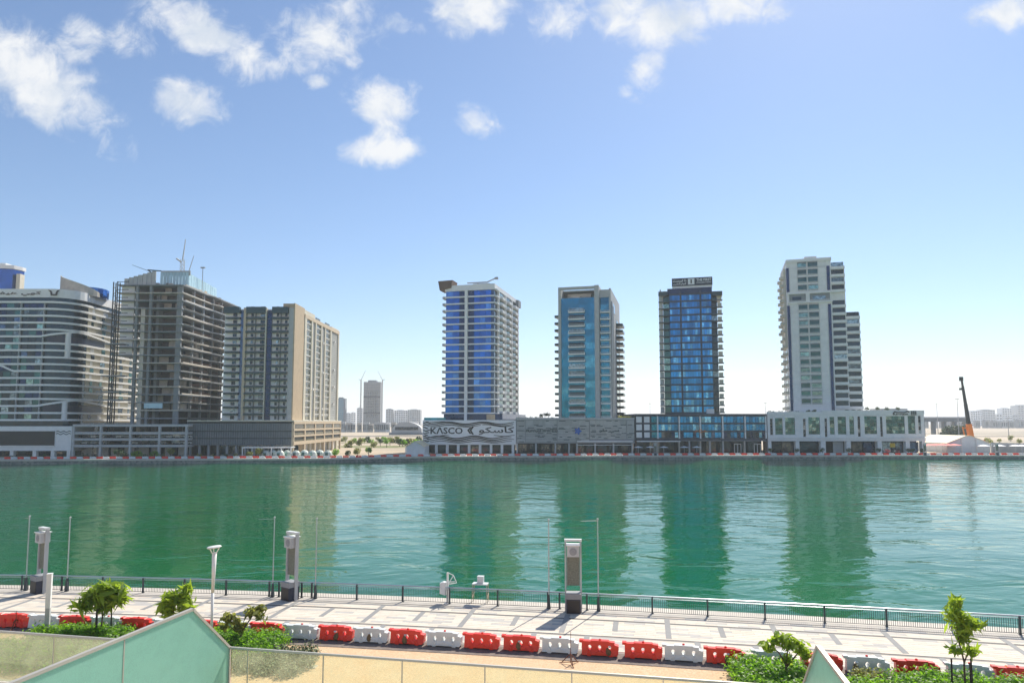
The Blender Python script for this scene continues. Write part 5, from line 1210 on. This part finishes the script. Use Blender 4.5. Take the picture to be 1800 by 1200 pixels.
def young_tree(p,t,trunks,clumps,m,n,size,label,seed,stakes=0,tie=None,long=2.4,flat=.2):
    s=s_at(p,t); x,y=rp(s,t); o=empty('young_tree',(x,y,0),0,label=label,cat='tree'); rr=random.Random(seed)
    w=MB()
    for chain in trunks:
        for (a,b) in zip(chain,chain[1:]): w.tube(a[:3],b[:3],a[3],b[3],7,cap=True)
    w.build('trunk','bark',o,smooth_=True)
    inst('crown',leaf_mesh('crown',m,[c[:3] for c in clumps],[(c[3],c[3],c[4]) for c in clumps],n,size,flat=flat,shell=.3,seed=seed,long=long,fray=.28),o)
    for k in range(stakes):
        a=k*2*math.pi/stakes+.5; hx,hy=.55*math.cos(a),.45*math.sin(a); q=MB(); q.tube((hx,hy,0),(hx*.95,hy*.95,tie[0]),.045,.04,7); q.build('stake','stake',o)
    if stakes:
        q=MB()
        for k in range(stakes):
            a=k*2*math.pi/stakes+.5; b=(k+1)*2*math.pi/stakes+.5; q.tube((.55*math.cos(a),.45*math.sin(a),tie[1]),(.55*math.cos(b),.45*math.sin(b),tie[1]),.02,n=5)
        q.build('tie_bar','stake',o)
    return o
young_tree(177,10.0,[[(0,0,0,.05),(.05,0,1.2,.045),(.0,0,2.0,.03),(-.5,.1,2.6,.015)],[(.05,0,1.2,.03),(.6,.1,2.3,.015)],[(0,0,2.0,.03),(.2,.2,2.9,.012)]],
  [(0,0,2.3,.6,.5),(.75,.1,2.55,.55,.55),(-.7,0,2.1,.6,.4),(.3,-.2,2.85,.6,.4),(1.05,0,2.2,.4,.5),(-1.15,0,1.75,.45,.3),(-.5,.1,2.5,.5,.4),(.2,0,1.8,.4,.4)],'leaf_lime',560,.30,'feathery lime-green young tree held by three stakes',11,3,(1.9,1.45),3.2,.4)
young_tree(303,10.0,[[(0,0,0,.05),(0,0,1.4,.04),(.1,0,2.6,.015)],[(0,0,.9,.035),(.55,0,1.7,.03),(.65,0,2.8,.012)]],
  [(-.2,0,2.0,.45,.5),(.1,0,2.4,.5,.4),(.6,0,2.6,.35,.6),(.7,0,2.0,.45,.5),(-.3,.1,1.55,.4,.3),(.6,0,1.4,.4,.3),(-.35,0,2.35,.35,.3),(.75,0,3.0,.22,.3)],'leaf_lime',430,.27,'twin-stemmed lime-green young tree behind the pale green glass screen',12,0,None,3.0,.4)
young_tree(425,11.0,[[(0,0,0,.07),(-.05,0,.9,.06),(-.5,0,1.5,.04),(-.8,0,1.9,.02)],[(-.05,0,.9,.05),(.35,0,1.5,.04),(.75,0,2.1,.02)],[(-.05,0,.9,.04),(.1,.2,1.9,.02)]],
  [(-.85,0,1.7,.38,.26),(.8,0,2.1,.45,.28),(.35,.1,1.95,.35,.24),(-.45,0,1.55,.35,.25),(1.05,0,1.75,.3,.22),(-.2,0,1.15,.45,.3),(-1.0,0,1.2,.3,.25),(1.0,-.1,2.25,.28,.2)],'leaf_olive',330,.21,'small branching tree with olive leaf rosettes beside the disc lamp',13,0,None,2.0,.5)
young_tree(1383,11.2,[[(0,0,0,.07),(0,0,.9,.06),(-.35,0,1.5,.035),(-.8,0,1.85,.02)],[(0,0,.9,.05),(.1,0,1.7,.03),(0,.1,2.2,.02)],[(0,0,.8,.05),(.45,0,1.3,.035),(.8,0,1.7,.02)]],
  [(-.85,0,1.8,.34,.24),(-.1,0,2.15,.45,.26),(.2,0,1.85,.4,.25),(.8,0,1.6,.36,.24),(-.45,0,2.1,.3,.2),(.55,0,1.95,.3,.2),(.05,0,1.2,.26,.3),(.95,0,1.35,.22,.18)],'leaf_lime',330,.21,'small branching tree with lime leaf rosettes rising from the thick shrubs',14,0,None,2.0,.5)
young_tree(1698,11.4,[[(0,0,0,.05),(0,0,1.3,.045),(.0,0,1.7,.04),(-.2,0,2.6,.03),(-.35,0,4.3,.012)],[(0,0,1.6,.035),(.28,0,2.3,.025),(.15,0,3.9,.01)]],
  [(-.05,0,3.1,.42,.4),(-.35,0,3.9,.42,.4),(.35,0,3.35,.46,.22),(-.2,0,4.4,.3,.25),(.0,0,2.75,.25,.25),(-.4,0,2.25,.32,.2),(.35,0,2.15,.34,.22),(.65,0,3.4,.34,.14),(.1,0,3.6,.36,.35)],'leaf_lime',560,.16,'wispy sapling tied between three dark stakes',15,3,(1.75,1.0),3.4,.2)
# pale path slabs between the beds
for a,b,t0,t1 in ((440,560,12.9,13.4),(1548,1585,9.9,14.5)):
    w=MB(); w.prism([rp(s_at(a,t0),t0),rp(s_at(a,t0),t1),rp(s_at(b,t0),t1),rp(s_at(b,t0),t0)],-.03,-.0); tag(w.build('path','coping'),'pale paved path between the shrub beds','path',kind='structure')
# ------------------------------------------------------------------ private terrace: glass balustrade and pointed partition screens
E0=Vector((-6.01,15.0)); ua=Vector((.981,-.193)); ub=Vector((-.193,-.981)); ZT=8.02; ZF=6.9; ZA=9.145
def tp(u,d): p=E0+ua*u+ub*d; return (p.x,p.y)
TR=math.atan2(ua.y,ua.x)
def glass_sheet(name,tint,clear,dust,rough=.12):
    m=bpy.data.materials.new(name); m.use_nodes=True; t=m.node_tree; out=t.nodes['Material Output']; t.nodes.remove(t.nodes['Principled BSDF'])
    g=N(t,'ShaderNodeNewGeometry'); nz=N(t,'ShaderNodeTexNoise',inp={'Scale':2.2,'Detail':7.0,'Roughness':.7}); L(t,g.outputs['Position'],nz.inputs['Vector'])
    n2=N(t,'ShaderNodeTexNoise',inp={'Scale':60.0,'Detail':3.0}); L(t,g.outputs['Position'],n2.inputs['Vector'])
    st=N(t,'ShaderNodeMapping'); st.inputs[3].default_value=(5.0,5.0,.35); L(t,g.outputs['Position'],st.inputs[0])
    n3=N(t,'ShaderNodeTexNoise',inp={'Scale':2.0,'Detail':4.0}); L(t,st.outputs[0],n3.inputs['Vector'])
    tr=N(t,'ShaderNodeBsdfTransparent'); tr.inputs[0].default_value=(*tint,1)
    df=N(t,'ShaderNodeBsdfDiffuse'); df.inputs[0].default_value=(*dust,1); tl=N(t,'ShaderNodeBsdfTranslucent'); tl.inputs[0].default_value=(*dust,1)
    body=N(t,'ShaderNodeMixShader',inp={0:.62}); L(t,df.outputs[0],body.inputs[1]); L(t,tl.outputs[0],body.inputs[2])
    fac=math_node(t,'MULTIPLY_ADD',smooth(t,nz.outputs[0],.3,.7),.14,1-clear-.07)
    fac=math_node(t,'ADD',fac,math_node(t,'MULTIPLY',smooth(t,n2.outputs[0],.35,.65,-1,1),.05)); fac=math_node(t,'ADD',fac,math_node(t,'MULTIPLY',smooth(t,n3.outputs[0],.62,.75),.06),clamp=True)
    mx=N(t,'ShaderNodeMixShader'); L(t,fac,mx.inputs[0]); L(t,tr.outputs[0],mx.inputs[1]); L(t,body.outputs[0],mx.inputs[2])
    gl=N(t,'ShaderNodeBsdfGlossy',inp={'Roughness':rough}); fr=N(t,'ShaderNodeFresnel',inp={0:1.45}); m2=N(t,'ShaderNodeMixShader'); L(t,math_node(t,'MULTIPLY',fr.outputs[0],.5),m2.inputs[0]); L(t,mx.outputs[0],m2.inputs[1]); L(t,gl.outputs[0],m2.inputs[2]); L(t,m2.outputs[0],out.inputs[0])
    MATS[name]=m
glass_sheet('balustrade_glass',(.95,.96,.86),.84,(.86,.86,.64))
glass_sheet('screen_glass',(.5,.8,.68),.05,(.52,.82,.68),.2)
mat('frame_metal',(.52,.49,.43),.45,metal=.5,var=.06)
mat('terrace_tile',(.5,.46,.4),.7,var=.08)
w=MB(); w.prism([tp(-16,-.15),tp(-16,12.5),tp(26,12.5),tp(26,-.15)],ZF-.4,ZF); tag(w.build('terrace','terrace_tile'),'terrace floor slab below the glass balustrade','terrace',kind='structure')
w=MB(); w.prism([tp(-16,.05),tp(-16,12.4),tp(26,12.4),tp(26,.05)],-.02,ZF-.41); tag(w.build('podium_wall','cream'),'rendered podium wall under the terrace','wall',kind='structure')
def balustrade(u0,u1,first,label):
    x,y=tp(u0,0); o=empty('glass_balustrade',(x,y,ZF),TR,label=label,cat='balustrade'); Lx=u1-u0; hz=ZT-ZF
    cuts=[0.03]; c=first
    while c<Lx-.2: cuts.append(c); c+=1.72
    cuts.append(Lx-.03)
    for a,b in zip(cuts,cuts[1:]):
        w=MB(); w.box(a+.014,b-.014,-.008,.008,.02,hz-.03); w.build('glass_panel','balustrade_glass',o)
    for c in cuts[1:-1]: box('joint_strip',o,c-.009,c+.009,-.014,.014,.0,hz-.031,'frame_metal')
    w=MB(); w.box(0,Lx,-.022,.022,hz-.03,hz+.012); w.build('top_rail','frame_metal',o)
balustrade(0,11.47,.42,'clear glass balustrade between the two pointed green screens')
balustrade(-11.47,-.06,1.9,'hazy glass balustrade with green shrubs behind it, ending at the large green screen')
balustrade(11.53,23,.42,'clear glass balustrade ending at the small pointed screen beside the long shrub bed')
def screen(u,label):
    x,y=tp(u,0); o=empty('partition_screen',(x,y,ZF),TR,label=label,cat='screen'); h0=ZT-ZF; h1=ZA-ZF; A=1.28; E=11.0
    cuts=[(0.02,3.05),(3.08,5.9),(5.93,8.8),(8.83,E)]
    def top(d): return h0+(h1-h0)*min(1,d/A)
    for a,b in cuts:
        ds=[a]+([A] if a<A<b else [])+[b]; poly=[(-d,0.03) for d in (a,b)]+[(-d,top(d)-.03) for d in ds[::-1]]
        n=len(poly); w=MB(); w.add([(-.01,p,z) for p,z in poly]+[(.01,p,z) for p,z in poly],[tuple(range(n)),tuple(range(2*n-1,n-1,-1))]+[((i+1)%n,i,n+i,n+(i+1)%n) for i in range(n)]); w.build('glass_panel','screen_glass',o)
    P=[(0,-.0,0.0),(0,0,h0),(0,-A,h1),(0,-E,h1)]
    for k,(a,b) in enumerate(zip(P,P[1:])):
        a=Vector(a); b=Vector(b); d=(b-a); n_=Vector((0,-d.z,d.y)).normalized(); hw=.035
        if n_.z<0: n_=-n_
        vs=[]
        for q in (a-d.normalized()*.0,b+d.normalized()*.012):
            for sx in (-hw,hw):
                for tt in (-.03,.02): vs.append(q+Vector((sx,0,0))+n_*tt)
        w=MB(); w.add(vs,[(0,1,3,2),(4,6,7,5),(0,4,5,1),(2,3,7,6),(0,2,6,4),(1,5,7,3)]); w.build('end_post' if k==0 else 'cap_rail','frame_metal',o)
    for a,b in zip(cuts,cuts[1:]): box('joint_strip',o,-.016,.016,-(b[0]-.002),-(a[1]+.002),.03,h1-.05,'frame_metal')
screen(-.03,'large pale green glass partition screen with a pointed top')
screen(11.5,'small visible tip of a pale green pointed screen amid the shrubs')
# ------------------------------------------------------------------ haze: one even body of air
hm=bpy.data.materials.new('haze'); hm.use_nodes=True; t=hm.node_tree; t.nodes.clear(); ho=N(t,'ShaderNodeOutputMaterial'); pv=N(t,'ShaderNodeVolumePrincipled')
pv.inputs['Color'].default_value=(.86,.92,1.0,1); pv.inputs['Density'].default_value=.00018; pv.inputs['Anisotropy'].default_value=.2
L(t,pv.outputs[0],ho.inputs['Volume']); MATS['haze']=hm
w=MB(); w.box(-16500,16500,-2600,14500,-9.5,175); hz=tag(w.build('haze','haze'),'pale heat haze filling the air over the canal','haze',kind='stuff')
